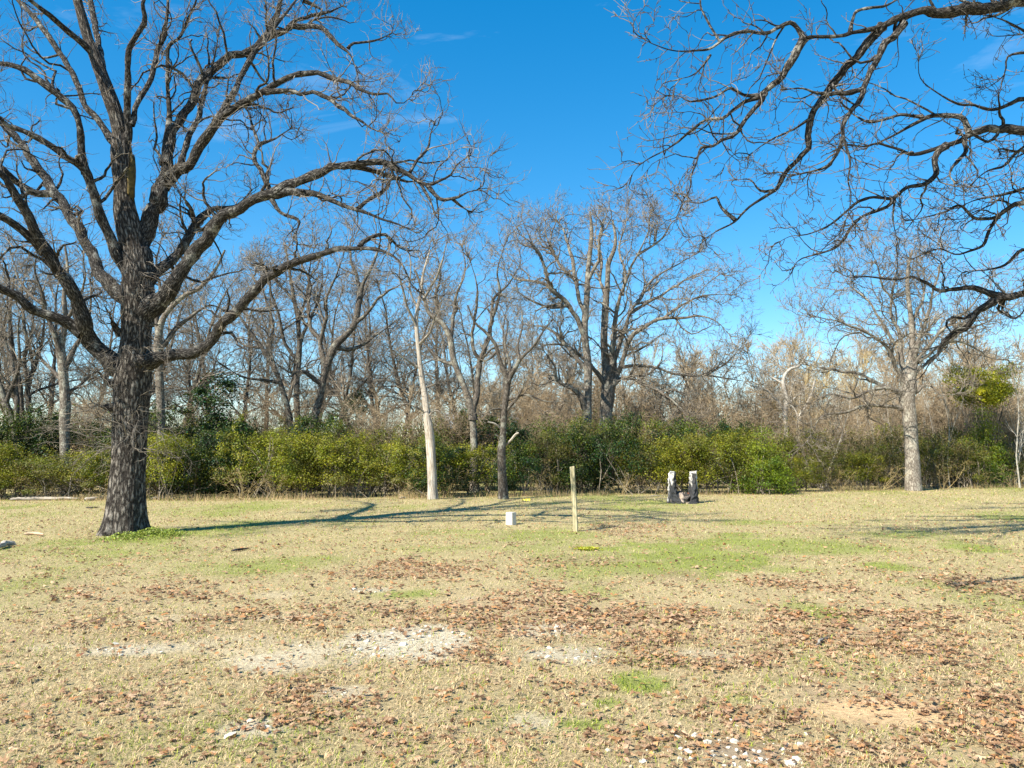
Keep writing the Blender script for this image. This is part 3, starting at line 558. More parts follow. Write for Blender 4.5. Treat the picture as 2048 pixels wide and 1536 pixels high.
COAK2 = [([(1172,990,11),(1174,900,10),(1174,806,9),(1176,734,8),(1169,662,7),(1174,590,6),(1176,542,5),(1183,470,4),(1180,422,2)], 0.3),
 ([(1170,675,6),(1155,640,5),(1135,609,5),(1107,581,5),(1092,550,4),(1083,513,4),(1059,484,3),(1040,470,2)], -1.5),
 ([(1172,630,5),(1159,600,4),(1150,560,4),(1145,518,4),(1126,460,3),(1107,436,2)], 1.2),
 ([(1172,820,7),(1150,782,5),(1116,763,4),(1107,729,3),(1085,700,2)], -1.4),
 ([(1176,560,4),(1195,520,3.5),(1200,470,3),(1215,420,2)], -1.0),
 ([(1135,610,4),(1100,615,3),(1060,600,2.5),(1030,580,1.5)], -1.0),
 ([(1110,583,4),(1080,565,3),(1040,560,2.5),(1010,540,1.5)], 1.0),
 ([(1150,560,3.5),(1120,530,3),(1095,480,2.5),(1090,440,1.5)], 1.0),
 ([(1174,740,5),(1140,700,4),(1100,660,3),(1050,650,2)], 1.5)]
make_tree("oak_tree", "slimmer pale grey bare tree rising beside the tall domed oak", COAK2, 34.5, 43, (M_MID, M_MID, M_TWIGF), CFG_DOME, ridge=0.02, flare=0.05, step=0.2)
MID = [([(632,985,11),(630,900,9),(629,838,8),(640,797,7),(647,756,7),(655,729,7),(670,692,8),(696,666,6),(711,643,6),(719,598,6),(726,568,3.5),(745,530,3),(760,490,2)], 0.4),
 ([(654,735,6),(647,722,6),(640,681,5),(621,654,4),(617,617,4),(620,568,3.5),(600,520,3),(590,470,2)], 1.4),
 ([(640,690,4),(648,640,4),(655,594,3),(674,546,2.5),(690,500,1.5)], -1.2),
 ([(712,645,4),(740,620,3.5),(765,590,3),(800,570,2),(830,560,1.5)], -1.2),
 ([(668,694,5),(700,700,4),(740,680,3),(780,650,2)], 1.4),
 ([(719,600,4),(715,560,3.5),(700,510,3),(705,460,2)], 1.0),
 ([(645,770,5),(610,745,4),(580,745,3),(545,720,2)], -1.4)]
make_tree("oak_tree", "dark bare oak with two wide-set forks above the olive shrubs", MID, 31.5, 51, (M_GREY, M_GREY, M_TWIGF), CFG_FAR, ridge=0.02, flare=0.05, step=0.2)
MID2 = [([(597,985,8),(596,900,7),(595,838,6),(593,774,6),(599,699,5),(595,636,4),(588,598,4),(580,549,3),(570,490,2)], 0.3),
 ([(595,720,4),(570,690,3.5),(560,640,3),(545,590,2.5),(540,540,1.5)], -1.2), ([(598,690,4),(615,650,3),(640,590,2.5),(645,530,1.5)], 1.0),
 ([(588,600,3),(560,570,2.5),(530,540,2),(500,520,1.2)], 1.0), ([(594,640,3),(612,600,2.5),(618,540,2),(630,490,1.2)], -0.8)]
make_tree("bare_tree", "upright grey tree close beside the wide-forked dark oak", MID2, 33.0, 53, (M_GREY, M_GREY, M_TWIGF), CFG_FAR, ridge=0.015, flare=0.04, step=0.2)
MID3 = [([(585,985,8),(582,900,7),(580,838,6),(561,767,5),(546,733,4.5),(524,696,4),(494,654,3),(478,630,2),(455,600,1.5)], -1.0),
 ([(548,736,4),(540,690,3.5),(545,640,3),(525,580,2),(520,520,1.5)], 1.0), ([(560,765,4),(530,760,3),(490,755,2.5),(450,735,1.5)], -1.0), ([(522,695,3),(490,690,2.5),(450,660,1.5)], 0.8)]
make_tree("bare_tree", "bare tree leaning over toward the great oak's lowest right limb", MID3, 32.0, 57, (M_GREY, M_GREY, M_TWIGF), CFG_FAR, ridge=0.015, flare=0.04, step=0.2)
PAIR = [([(949,990,10),(948,920,8),(947,861,7),(941,812,7),(925,765,6),(908,722,6),(899,673,6),(884,647,5),(857,624,4),(845,580,3),(830,540,2)], -0.5),
 ([(946,840,7),(951,774,6),(962,722,6),(974,688,5),(984,640,4.5),(988,600,4),(1018,566,3),(1040,530,2)], 0.9),
 ([(901,680,4),(906,645,4),(910,624,4),(914,587,3),(930,540,2.5),(925,490,1.5)], 1.0),
 ([(962,725,4),(945,690,3.5),(950,640,3),(955,580,2.5),(940,520,1.5)], -1.0),
 ([(884,648,4),(870,600,3),(880,550,2.5),(870,490,1.5)], 0.6),
 ([(985,632,3.5),(1000,590,3),(995,540,2),(1010,490,1.5)], -0.8),
 ([(912,730,4),(880,720,3),(850,690,2),(820,690,1.5)], 1.0)]
make_tree("bare_tree", "forked grey tree with peeling bark between the two slender lone trunks", PAIR, 30.5, 61, (M_MID, M_GREY, M_TWIGF), CFG_FAR, ridge=0.015, flare=0.04, step=0.2)
CFG_DEAD = [dict(src=[0], per_m=1.6, ln=(0.5, 1.6), npts=9, gnarl=0.2, up=0.04, tmin=0.2, rk=0.45, rlim=(0.009, 0.02), sides=4),
            dict(src=[0, 1], per_m=2.8, ln=(0.25, 0.9), npts=6, gnarl=0.22, up=0.04, rk=0.5, rlim=(0.007, 0.010), sides=3),
            dict(src=[1, 2], per_m=3.4, ln=(0.15, 0.6), npts=4, gnarl=0.2, up=0.04, rk=0.6, rlim=(0.0055, 0.007), sides=3)]
DEAD = [([(866,998,11),(865,975,9.5),(863,924,9),(859,868,9.5),(854,831,7.5),(850,793,6.5),(842,744,5),(837,699,4.2),(833,654,4),(835,617,3.5),(842,586,3),(846,550,2.5),(860,500,1.5)], 0.3),
 ([(836,735,2.6),(820,724,2.3),(805,714,2),(775,692,1.4)], -0.8), ([(853,828,2.2),(840,818,2),(815,808,1.6),(795,812,1)], -0.6), ([(834,655,2.8),(815,610,2.4),(800,560,2),(800,510,1.4)], -1.0),
 ([(846,600,2.8),(870,560,2.4),(885,520,2),(895,480,1.4)], -0.8), ([(837,690,2.5),(860,665,2.2),(872,630,1.8),(890,610,1.2)], -0.8), ([(838,620,2.5),(820,580,2),(822,530,1.6),(810,470,1.2)], 0.8), ([(855,835,2),(872,820,1.6),(885,830,1)], -0.5)]
make_tree("dead_tree", "slender dead tree with bleached white split trunk", DEAD, 25.8, 67, (M_DEAD, M_PALE, M_TWIGF), CFG_DEAD, ridge=0.03, flare=0.03, step=0.16)
THIN = [([(1006,997,11),(1006,980,9.5),(1004,940,8.5),(1003,902,8.5),(1006,870,6.5),(1008,830,6.5),(1012,795,6),(1015,770,6),(1012,750,5),(1001,725,4),(991,690,3.5),(972,665,3),(950,645,2),(935,610,1.4)], -0.6),
 ([(1015,765,5),(1028,740,4.5),(1040,720,4),(1063,696,3),(1085,665,2.5),(1105,640,2)], -0.8), ([(1014,820,3),(1030,800,3),(1045,775,2.5),(1050,750,2)], -0.4),
 ([(1018,765,3),(1020,730,3),(1010,690,2.5),(1015,650,2),(1000,610,1.5)], 0.8), ([(1040,720,3),(1035,690,2.5),(1045,650,2),(1040,600,1.5)], 0.7), ([(1016,800,2.5),(1050,790,2),(1090,802,1.8),(1125,803,1.2)], -0.6), ([(996,700,2.5),(975,720,2),(945,715,1.5)], 0.7),
 ([(1008,820,2.5),(1002,818,2.2),(985,818,1.8),(970,828,1.2)], -0.4)]
thin = make_tree("bare_tree", "slender bare tree with scaly dark trunk and a broken white branch stub", THIN, 26.0, 71, (M_GREY, M_GREY, M_TWIGF), CFG_DEAD, ridge=0.025, flare=0.03, step=0.16)
for pts in ([(1009,893,2.2),(1022,880,2.4),(1032,868,2.2),(1038,866,1.5)], [(1002,858,2.2),(990,848,2.2),(975,844,1.6)], [(1002,878,1.6),(995,872,1.4),(990,870,1.0)]):
    (P, R), = trace([(pts, -0.35)], 26.0, np.random.default_rng(3), 0, 0.06, 0, rooted=False)
    s = Soup(); s.tubes(P, R, 7); obj("broken_branch", s.mesh("broken_branch", M_DEAD, thin.location), thin)
LEFT1 = [([(132,1000,11),(131,943,9.5),(129,849,9.5),(131,812,10),(127,756,9),(124,718,9),(122,690,7),(131,640,5),(128,590,4),(135,540,3),(130,490,2)], 0.3),
 ([(123,715,7),(112,673,6),(95,635,5),(85,590,4),(70,545,3),(75,490,2)], -1.0), ([(127,740,6),(145,705,5),(165,670,4),(180,620,3),(185,560,2)], 0.9), ([(129,650,4),(150,610,3),(170,560,2.5),(165,500,1.5)], -0.8),
 ([(124,760,5),(100,735,4),(85,720,3.5),(75,700,2.5)], 0.8), ([(130,790,4),(160,770,3),(190,745,2.5),(215,735,1.5)], 1.0), ([(90,610,3.5),(60,590,3),(35,550,2),(20,500,1.5)], 0.8)]
make_tree("bare_tree", "stout grey tree with reddish upper trunk close behind the great oak", LEFT1, 27.5, 73, (M_MID, M_GREY, M_TWIGF), CFG_FAR, ridge=0.02, flare=0.04, step=0.2)
LEFT2 = [([(40,990,8),(36,900,7),(34,879,7),(24,840,7),(12,810,7),(0,774,6),(-20,720,5),(-40,650,4)], 0.2), ([(30,865,5),(34,800,5),(22,722,4),(8,670,3.5),(15,600,2.5),(5,530,2)], 0.8),
 ([(12,808,4),(25,770,3.5),(40,720,3),(35,660,2.5),(50,600,1.5)], -0.6)]
make_tree("bare_tree", "dark trunk leaning outward at the wood's edge beside a three-stemmed tree", LEFT2, 28.5, 79, (M_GREY, M_GREY, M_TWIGF), CFG_FAR, ridge=0.015, flare=0.03, step=0.2)
LEFT3 = [([(52,990,7),(50,900,6),(46,868,5),(40,774,5),(33,740,4.5),(24,690,4),(20,620,3),(30,550,2)], 0.2), ([(52,900,5),(57,849,5),(56,774,5.5),(66,737,5),(82,692,4),(88,650,3),(80,590,2)], 0.5),
 ([(58,800,4),(50,740,4),(52,680,3.5),(45,600,3),(52,530,2)], -0.6), ([(67,737,3),(60,690,3),(66,640,2.5),(62,580,1.5)], 0.9)]
make_tree("bare_tree", "slim three-stemmed bare tree beside the outward-leaning trunk", LEFT3, 29.5, 83, (M_GREY, M_GREY, M_TWIGF), CFG_FAR, ridge=0.012, flare=0.03, step=0.2)
BEH = [([(326,1000,9),(324,900,8),(321,800,8),(318,740,8),(316,686,8),(325,640,6),(345,612,5),(370,590,4.5),(400,575,4),(430,540,3),(450,500,2)], -0.4),
 ([(318,700,6),(335,680,5),(352,655,5),(380,635,4),(420,610,3),(450,620,2)], 1.0), ([(317,690,6),(314,640,5),(320,590,4),(312,530,3),(325,470,2)], 0.8), ([(345,614,4),(350,570,3.5),(372,530,3),(380,480,2)], -0.8)]
make_tree("bare_tree", "pale forked tree half hidden behind the great oak's trunk", BEH, 28.0, 89, (M_MID, M_GREY, M_TWIGF), CFG_FAR, ridge=0.012, flare=0.03, step=0.2)
PALE = [([(1577,990,5),(1576,930,4.5),(1575,900,4.3),(1572,851,4.3),(1570,823,5),(1574,799,3.8),(1567,771,3.6),(1569,752,3.2),(1581,738,2.8),(1599,731,2.3),(1612,712,1.5)], 0.3),
 ([(1570,823,4),(1557,804,3.2),(1538,785,3),(1527,778,2.6),(1508,773,2),(1490,765,1.4)], -0.8), ([(1567,768,2.8),(1541,752,2.2),(1517,736,2),(1492,730,1.4)], 0.8), ([(1575,812,3),(1590,795,2.6),(1602,787,2.2),(1620,770,1.4)], -0.7), ([(1569,752,2.5),(1560,735,2.2),(1555,715,1.8),(1560,690,1.3)], 0.6)]
make_tree("bare_tree", "slender white-barked tree in front of the tan domed tree", PALE, 37, 97, (M_WHITE, M_WHITE, M_TWIGP), CFG_DEAD, ridge=0.01, flare=0.02, step=0.2, limb_sides=7, trunk_sides=14, thin=0.72)
PALE2 = [([(1600,985,5),(1599,930,4.5),(1598,893,4.2),(1597,851,4),(1602,828,3.6),(1612,812,3),(1622,790,2.4),(1630,760,1.6)], 0.3), ([(1598,850,3),(1592,825,2.6),(1580,800,2),(1585,770,1.4)], 0.7), ([(1603,827,2.5),(1600,800,2.2),(1605,770,1.6)], -0.6)]
make_tree("bare_tree", "short pale trunk beside the slender white-barked tree", PALE2, 36.2, 101, (M_WHITE, M_WHITE, M_TWIGP), CFG_DEAD, ridge=0.01, flare=0.02, step=0.2, limb_sides=7, trunk_sides=14, thin=0.72)

# ------------------------------------------------------------------ bare trees of the wood behind: a few kinds, copied
def wood_tree(name, label, cat, group, seed, h, r, mats, levels, trunk_frac=1.0, lean=0.08, stems=1, sides=8, spread=0.25):
    rng = np.random.default_rng(seed); root = thing(name, label, cat, (0, 0, -100), group); P = []; R = []
    for k in range(stems):
        n_ = 14; d = norm(np.array([*(rng.normal(size=2) * (lean if stems == 1 else spread)), 1.0])); p = [np.array([*(rng.normal(size=2) * 0.05 * (stems > 1)), -0.08])]
        hh = h * trunk_frac * (1 if k == 0 else rng.uniform(0.6, 1.0))
        for i in range(n_ - 1):
            p.append(p[-1] + d * hh / (n_ - 1)); d = norm(d + rng.normal(size=3) * 0.07 + np.array([0, 0, 0.02]))
        P.append(p); rr = r * (1 if k == 0 else rng.uniform(0.5, 0.9)); R.append(rr * (1 - 0.85 * np.linspace(0, 1, n_) ** 0.9) * (1 + 0.35 * np.exp(-np.linspace(0, hh, n_) / 0.25)))
    P, R = np.array(P), np.array(R); s = Soup(); s.tubes(P, R, sides); obj("trunk" if stems == 1 else "stems", s.mesh("trunk", mats[0]), root)
    lev = [(P, R)]; s = Soup()
    for c in levels:
        c = dict(c); src = c.pop("src"); sd_ = c.pop("sides"); k = []
        for q in src:
            c2 = dict(c)
            if q > 0: c2["tmin"] = 0.1
            k.append(grow(*lev[q], rng, **c2))
        lev.append((np.concatenate([a for a, _ in k]), np.concatenate([b_ for _, b_ in k]))); s.tubes(*lev[-1], sd_)
    o = obj("crown", s.mesh("crown", mats[1]), root); o["kind"] = "stuff"
    return root
LV_BROAD = [dict(src=[0], per_m=2.4, ln=(2.0, 4.6), ang=(25, 60), npts=11, gnarl=0.20, up=0.07, tmin=0.28, rk=0.55, rlim=(0.02, 0.07), sides=5, taper=0.55),
            dict(src=[0, 1], per_m=2.0, ln=(0.8, 2.0), npts=7, gnarl=0.24, up=0.07, tmin=0.35, rk=0.5, rlim=(0.012, 0.022), sides=3),
            dict(src=[1, 2], per_m=2.8, ln=(0.4, 1.1), npts=4, gnarl=0.25, up=0.06, rk=0.6, rlim=(0.009, 0.012), sides=3),
            dict(src=[2, 3], per_m=2.0, ln=(0.25, 0.7), npts=2, gnarl=0.2, up=0.05, rk=0.7, rlim=(0.0075, 0.009), sides=3)]
LV_SLIM = [dict(src=[0], per_m=3.6, ln=(1.2, 3.4), ang=(28, 62), npts=8, gnarl=0.18, up=0.06, tmin=0.22, rk=0.5, rlim=(0.016, 0.034), sides=4, taper=0.6),
           dict(src=[1], per_m=3.6, ln=(0.4, 1.4), ang=(20, 60), npts=5, gnarl=0.18, up=0.08, tmin=0.2, rk=0.5, rlim=(0.015, 0.02), sides=3),
           dict(src=[1, 2], per_m=4.0, ln=(0.25, 0.9), ang=(20, 55), npts=3, gnarl=0.18, up=0.08, rk=0.6, rlim=(0.0125, 0.015), sides=3)]
LV_SAP = [dict(src=[0], per_m=2.6, ln=(0.4, 1.2), ang=(15, 45), npts=6, gnarl=0.12, up=0.12, tmin=0.3, rk=0.5, rlim=(0.007, 0.012), sides=3, taper=0.6),
          dict(src=[0, 1], per_m=3.0, ln=(0.2, 0.7), ang=(20, 50), npts=4, gnarl=0.15, up=0.10, rk=0.5, rlim=(0.006, 0.008), sides=3)]
LV_BRUSH = [dict(src=[0], per_m=3.0, ln=(0.5, 1.6), ang=(20, 60), npts=6, gnarl=0.22, up=0.03, tmin=0.2, rk=0.5, rlim=(0.009, 0.014), sides=3, taper=0.4),
            dict(src=[0, 1], per_m=4.0, ln=(0.3, 0.9), ang=(25, 65), npts=4, gnarl=0.22, up=0.02, tmin=0.2, rk=0.5, rlim=(0.007, 0.010), sides=3),
            dict(src=[1, 2], per_m=3.0, ln=(0.2, 0.6), npts=2, gnarl=0.2, up=0.02, rk=0.6, rlim=(0.006, 0.007), sides=3)]
def spot(px, Y):
    x = (px - 1024) / FPX * Y * 1.0; return (x, Y, float(gz(x, Y)))
rngw = np.random.default_rng(5)
def scatter(protos, spots, label, group):
    for i, (px, Y, sc) in enumerate(spots):
        k = i % len(protos); x, y, z = spot(px, Y); rz = float(rngw.uniform(0, 6.28))
        s3 = (sc * float(rngw.uniform(0.9, 1.1)), sc * float(rngw.uniform(0.9, 1.1)), sc)
        if i < len(protos):
            o = protos[k]; o.location = (x, y, z); o.rotation_euler = (0, 0, rz); o.scale = s3; o["label"] = label; o["group"] = group
        else: copy_tree(protos[k], (x, y, z), rz, s3, label, group)
# left wood: grey crowns against the sky
G1 = "grey bare trees of the wood"
L1 = "grey bare tree of the wood behind the great oak's side of the hedge"
pb = [wood_tree("bare_tree", L1, "tree", G1, 200 + i, 11.5, 0.17, (M_GREY, M_TWIGF), LV_BROAD) for i in range(3)]
spots = [(-40, 36, .95), (190, 38, .95), (430, 40, 1.0), (530, 46, 1.05), (720, 42, .95), (800, 36, .82), (-150, 42, .95), (300, 47, 1.05), (640, 50, 1.1), (880, 45, 1.02), (60, 46, 1.0), (960, 50, 1.0), (400, 34.5, .72), (770, 52, 1.1), (20, 33, .85), (100, 35, .9), (240, 34, .85), (360, 38, .95), (480, 36, .8), (560, 38, .92), (680, 37, .85), (760, 39, .9), (840, 41, .95), (920, 38, .82), (1000, 44, .9), (1080, 42, .85), (-90, 34, .85)]
scatter(pb, spots, L1, G1)
# right wood: brown haze of young trees
G2 = "brown young trees of the far wood"; L2 = "brown twiggy young tree in the far wood beyond the yellow-green hedge"
ps = [wood_tree("bare_tree", L2, "tree", G2, 300 + i, 8.0, 0.085, (M_GREY, M_TWIGB), LV_SLIM, sides=6) for i in range(4)]
spots = []
for row, (Y, h) in enumerate(((40, .78), (45, .95), (51, 1.10), (58, 1.25), (66, 1.4))):
    for px in np.arange(985 + row * 15, 2230, 74):
        if Y < 50 and 1490 < px < 1740: continue
        spots.append((px + rngw.uniform(-30, 30), Y + rngw.uniform(-2.5, 2.5), h * rngw.uniform(0.85, 1.12) * (0.92 if px < 1500 else 1.0)))
scatter(ps, spots, L2, G2)
# tan dome
dome = wood_tree("willow_tree", "round-topped tan tree with dense fine upright twigs in the far wood", "tree", None, 401, 7.2, 0.13, (M_GREY, M_TWIGT),
    [dict(src=[0], per_m=4.0, ln=(2.2, 4.4), ang=(20, 62), npts=10, gnarl=0.12, up=0.11, tmin=0.2, rk=0.5, rlim=(0.014, 0.045), sides=4, taper=0.5),
     dict(src=[1], per_m=5.5, ln=(0.6, 1.6), ang=(15, 50), npts=6, gnarl=0.14, up=0.14, rk=0.5, rlim=(0.011, 0.015), sides=3),
     dict(src=[1, 2], per_m=4.6, ln=(0.4, 1.0), ang=(12, 40), npts=4, gnarl=0.12, up=0.14, rk=0.6, rlim=(0.009, 0.011), sides=3)])
dome.location = spot(1598, 39.0); dome.scale = (0.88, 0.88, 0.82)
dome2 = copy_tree(dome, spot(1716, 41), 2.0, (0.75, 0.75, 0.80), "smaller tan tree with fine upright twigs beside the round-topped one")
# pale saplings
G3 = "pale saplings at the wood's edge"; L3 = "thin pale upright sapling at the edge of the far wood"
pp = [wood_tree("sapling", L3, "sapling", G3, 500 + i, 5.2, 0.032, (M_TWIGP, M_TWIGP), LV_SAP, lean=0.06, sides=5) for i in range(4)]
spots = [(px + rngw.uniform(-14, 14), 34.5 + rngw.uniform(0, 6.5), rngw.uniform(0.7, 1.15)) for px in list(np.arange(1640, 2110, 15)) + [2030, 2040, 2015, 1985, 2055]] + [(px + rngw.uniform(-12, 12), rngw.uniform(38, 47), rngw.uniform(0.9, 1.4)) for px in np.arange(1480, 2090, 19)]
scatter(pp, spots, L3, G3)
# two taller pale trunks by the corner
for px, Y, sc, lb in ((2032, 33.6, 1.25, "tallest pale sapling by the lawn's corner, leaning slightly"), (1893, 33.8, 0.95, "pale twin-stemmed sapling between the lone oak and the corner")):
    x, y, z = spot(px, Y); o = copy_tree(pp[1], (x, y, z), 0.5, sc, lb, G3)
# bare brush thickets
G4 = "bare brush thickets"; L4 = "leafless tangled brush thicket behind the green hedge"
pt = [wood_tree("brush_thicket", L4, "thicket", G4, 600 + i, 3.6, 0.028, (M_TWIGB, M_TWIGB), LV_BRUSH, stems=9, sides=4, spread=0.32) for i in range(3)]
spots = [(px + rngw.uniform(-25, 25), (30.5 if px < 1000 else 33.5 + (px - 1000) / 400) + rngw.uniform(0, 4), rngw.uniform(0.75, 1.2)) for px in np.arange(-60, 2120, 34)]
spots += [(px + rngw.uniform(-15, 15), rngw.uniform(38, 46), rngw.uniform(1.2, 1.6)) for px in np.arange(960, 2120, 30)] + [(px + rngw.uniform(-15, 15), rngw.uniform(36, 45), rngw.uniform(0.85, 1.2)) for px in np.arange(-60, 960, 84)]
scatter(pt, spots, L4, G4)

# ------------------------------------------------------------------ evergreen shrubs of the hedge
def leaves(rng, P, N, size, col, colvar, asp=0.55):
    """one folded leaf (two triangles) at each P, facing roughly N"""
    m = len(P); N = norm(N + rng.normal(size=(m, 3)) * 0.75); a = norm(np.cross(N, rng.normal(size=(m, 3)))); b_ = np.cross(N, a)
    s = (size * rng.uniform(0.6, 1.4, m))[:, None]
    V = np.stack([P - a * s * 0.5, P + b_ * s * asp * 0.5 + N * s * 0.08, P + a * s * 0.5, P - b_ * s * asp * 0.5 + N * s * 0.08], 1).reshape(-1, 3)
    i = np.arange(m)[:, None] * 4; F = np.concatenate([i + [0, 1, 2], i + [0, 2, 3]])
    k = np.clip(np.asarray(col) * (1 + rng.normal(size=(m, 1)) * colvar) + rng.normal(size=(m, 3)) * 0.012, 0.004, 1)
    return V, F, np.repeat(k, 4, 0)
def shrub_proto(name, label, cat, group, seed, w, d, h, nl, size, cols, z0=0.45, stems=9, nclump=60, shape='dome', stemmat=None, twig=True, shoots=0):
    rng = np.random.default_rng(seed); root = thing(name, label, cat, (0, 0, -100), group)
    # clump centres through the volume
    cc = []
    while len(cc) < nclump:
        p = rng.uniform(-1, 1, 3); q = (p[2] + 1) / 2
        if shape == 'cone': rad = (1 - q) ** 0.8 * (0.75 + 0.5 * rng.random()); ok = np.hypot(p[0], p[1]) < rad
        else: ok = p[0] ** 2 + p[1] ** 2 < (1 - 0.75 * max(0, q - 0.25) ** 2) * (0.75 + 0.4 * rng.random())
        if ok and (rng.random() < 0.35 + 0.65 * np.hypot(p[0], p[1]) or q > 0.7): cc.append((p[0] * w / 2, p[1] * d / 2, z0 + q * (h - z0)))
    cc = np.array(cc); k = rng.integers(0, nclump, nl); sg = rng.uniform(0.07, 0.30, nclump); wk = rng.gamma(2.0, 1.0, nclump); k = rng.choice(nclump, nl, p=wk / wk.sum())
    o = rng.normal(size=(nl, 3)) * sg[k][:, None] * np.array([1.15, 1.15, 0.75]); P = cc[k] + o; P[:, 2] = np.maximum(P[:, 2], 0.06)
    if shoots:                                                   # upright sprays that break the outline
        a = cc[rng.integers(0, nclump, shoots)]; ns = nl // 6; j = rng.integers(0, shoots, ns); t_ = rng.random(ns); le_ = rng.uniform(0.35, 1.0, shoots); ld = rng.normal(size=(shoots, 2)) * 0.35
        a[:, 2] = np.maximum(a[:, 2], h * 0.62); q_ = a[j]; q_[:, 2] += t_ * le_[j]; q_[:, :2] += ld[j] * (t_ * le_[j])[:, None]; e_ = rng.normal(size=(ns, 3)) * 0.075; P[:ns] = q_ + e_; o[:ns] = e_
    N = norm(o + np.array([0, 0, 0.12]) + 0.25 * (P - np.array([0, 0, h * 0.4])))
    pal = np.array(cols); ci = rng.integers(0, len(pal), nclump)
    V, F, K = leaves(rng, P, N, size, pal[ci[k]], 0.22)
    obj("foliage", mesh("foliage", V, F, col=K, mat=M_LEAF, smooth=False), root)["kind"] = "stuff"
    s = Soup(); n_ = 8; SP_ = []; SR = []
    for j in range(stems):
        e = cc[rng.integers(0, nclump)]; b0 = np.array([rng.normal() * w * 0.16, rng.normal() * d * 0.16, -0.06]); t = np.linspace(0, 1, n_)[:, None]
        c = b0 * (1 - t) + e * t; c[:, :2] += (np.sin(t * np.pi) * rng.normal(size=2) * 0.12) + rng.normal(size=(n_, 2)) * 0.02
        c[:, 2] += np.sin(t[:, 0] * np.pi) * 0.15; SP_.append(c); SR.append(np.linspace(rng.uniform(0.014, 0.03), 0.006, n_))
    if shape == 'cone':
        t = np.linspace(0, 1, n_); SP_.append(np.stack([0 * t, 0 * t, -0.06 + t * h * 0.95], -1)); SR.append(np.linspace(0.07, 0.008, n_))
    SP_, SR = np.array(SP_), np.array(SR); s.tubes(SP_, SR, 5)
    if twig:
        a = grow(SP_, SR, rng, 2.6, (0.3, 0.9), npts=5, gnarl=0.2, up=0.06, tmin=0.2, rlim=(0.005, 0.009)); s.tubes(*a, 3)
    obj("stems", s.mesh("stems", stemmat or M_TWIGF), root)
    return root
YG = [(0.215, 0.23, 0.015), (0.17, 0.19, 0.014), (0.27, 0.262, 0.017), (0.105, 0.135, 0.015), (0.22, 0.215, 0.021)]
DG = [(0.030, 0.060, 0.016), (0.042, 0.075, 0.017), (0.060, 0.085, 0.018), (0.028, 0.048, 0.014)]
OL = [(0.135, 0.135, 0.026), (0.105, 0.118, 0.02), (0.17, 0.155, 0.036), (0.08, 0.092, 0.02), (0.15, 0.125, 0.045)]
BR = [(0.15, 0.20, 0.010), (0.12, 0.18, 0.010), (0.19, 0.23, 0.014), (0.09, 0.14, 0.012)]
GH = "shrubs of the hedge"
LY = "yellow-green evergreen shrub in the hedge line"; LD = "dark glossy green evergreen shrub in the hedge line"; LO = "olive-brown thin-leaved shrub in the hedge line"
PY = [shrub_proto("hedge_shrub", LY, "shrub", GH, 700 + i, 3.0, 2.0, 2.4, 14000, 0.064, YG + OL[:1], z0=0.6, stems=18, nclump=44, shoots=14) for i in range(3)]
PD = [shrub_proto("hedge_shrub", LD, "shrub", GH, 710 + i, 2.8, 2.0, 2.6, 14000, 0.07, DG + YG[3:4], z0=0.4, nclump=46, shoots=12) for i in range(2)]
PO = [shrub_proto("hedge_shrub", LO, "shrub", GH, 720 + i, 2.8, 1.9, 2.4, 8500, 0.058, OL + YG[1:2], z0=0.35, stems=24, nclump=40, shoots=16) for i in range(2)]
used = {}
def hedge_y(px):
    return np.interp(px, [-200, 0, 400, 900, 1200, 1500, 1800, 2050, 2300], [24.6, 24.8, 25.0, 26.6, 28.2, 28.6, 32.0, 34.0, 35.5])
def put(protos, px, Y, sc, label, group):
    key = id(protos); i = used.get(key, 0); used[key] = i + 1; x, y, z = spot(px, Y); rz = float(rngw.uniform(0, 6.28)); p = protos[i % len(protos)]
    if i < len(protos):
        p.location = (x, y, z); p.rotation_euler = (0, 0, rz); p.scale = sc; p["label"] = label; return p
    return copy_tree(p, (x, y, z), rz, sc, label, group)
y_, d_, o_ = "yellow-green hedge shrub ", "dark green hedge shrub ", "olive-brown hedge shrub "
front = [(-20,'Y',890,y_+"below the outward-leaning dark trunk"),(60,'Y',892,y_+"below the slim three-stemmed tree"),(135,'O',905,o_+"at the foot of the stout grey tree"),(190,'Y',890,y_+"between the stout grey tree and the great oak's trunk"),
 (265,'O',875,o_+"right behind the great oak's trunk"),(330,'Y',880,y_+"round the foot of the pale forked tree"),(395,'D',868,d_+"between the pale forked tree and the dark cedar"),(450,'D',862,d_+"in front of the dark conical cedar"),
 (520,'Y',850,y_+"below the tree that leans toward the great oak"),(590,'Y',856,y_+"below the upright grey tree beside the wide-forked oak"),(660,'Y',862,y_+"below the wide-forked dark oak"),(735,'Y',868,y_+"in front of the thin olive cedar"),
 (805,'Y',876,y_+"next to the bleached dead tree, on the cedar's side"),(880,'D',888,d_+"directly behind the bleached dead tree"),(935,'Y',876,y_+"at the foot of the forked tree with peeling bark"),(1040,'D',868,d_+"beside the broken white branch stub"),
 (1100,'O',850,o_+"between the broken white stub and the wooden post"),(1160,'D',838,d_+"directly behind the leaning wooden post"),(1225,'D',842,d_+"below the tall domed oak"),(1290,'Y',862,y_+"between the tall domed oak's foot and the hollow stump"),
 (1360,'Y',870,y_+"directly behind the hollow stump"),(1430,'Y',866,y_+"between the hollow stump and the small bright cedar"),(1495,'Y',868,y_+"hugging the small bright green cedar"),(1585,'Y',900,y_+"below the slender white-barked tree"),
 (1650,'O',898,o_+"beside the short pale trunk"),(1715,'Y',892,y_+"under the lone far oak's long low limb"),(1780,'O',892,o_+"touching the lone far oak's trunk on the stump's side"),(1860,'O',880,o_+"next to the lone far oak, on the corner side"),
 (1920,'O',880,o_+"behind the pale twin-stemmed sapling"),(1985,'O',895,o_+"below the vine-capped tree"),(2060,'O',920,o_+"at the foot of the tallest pale sapling")]
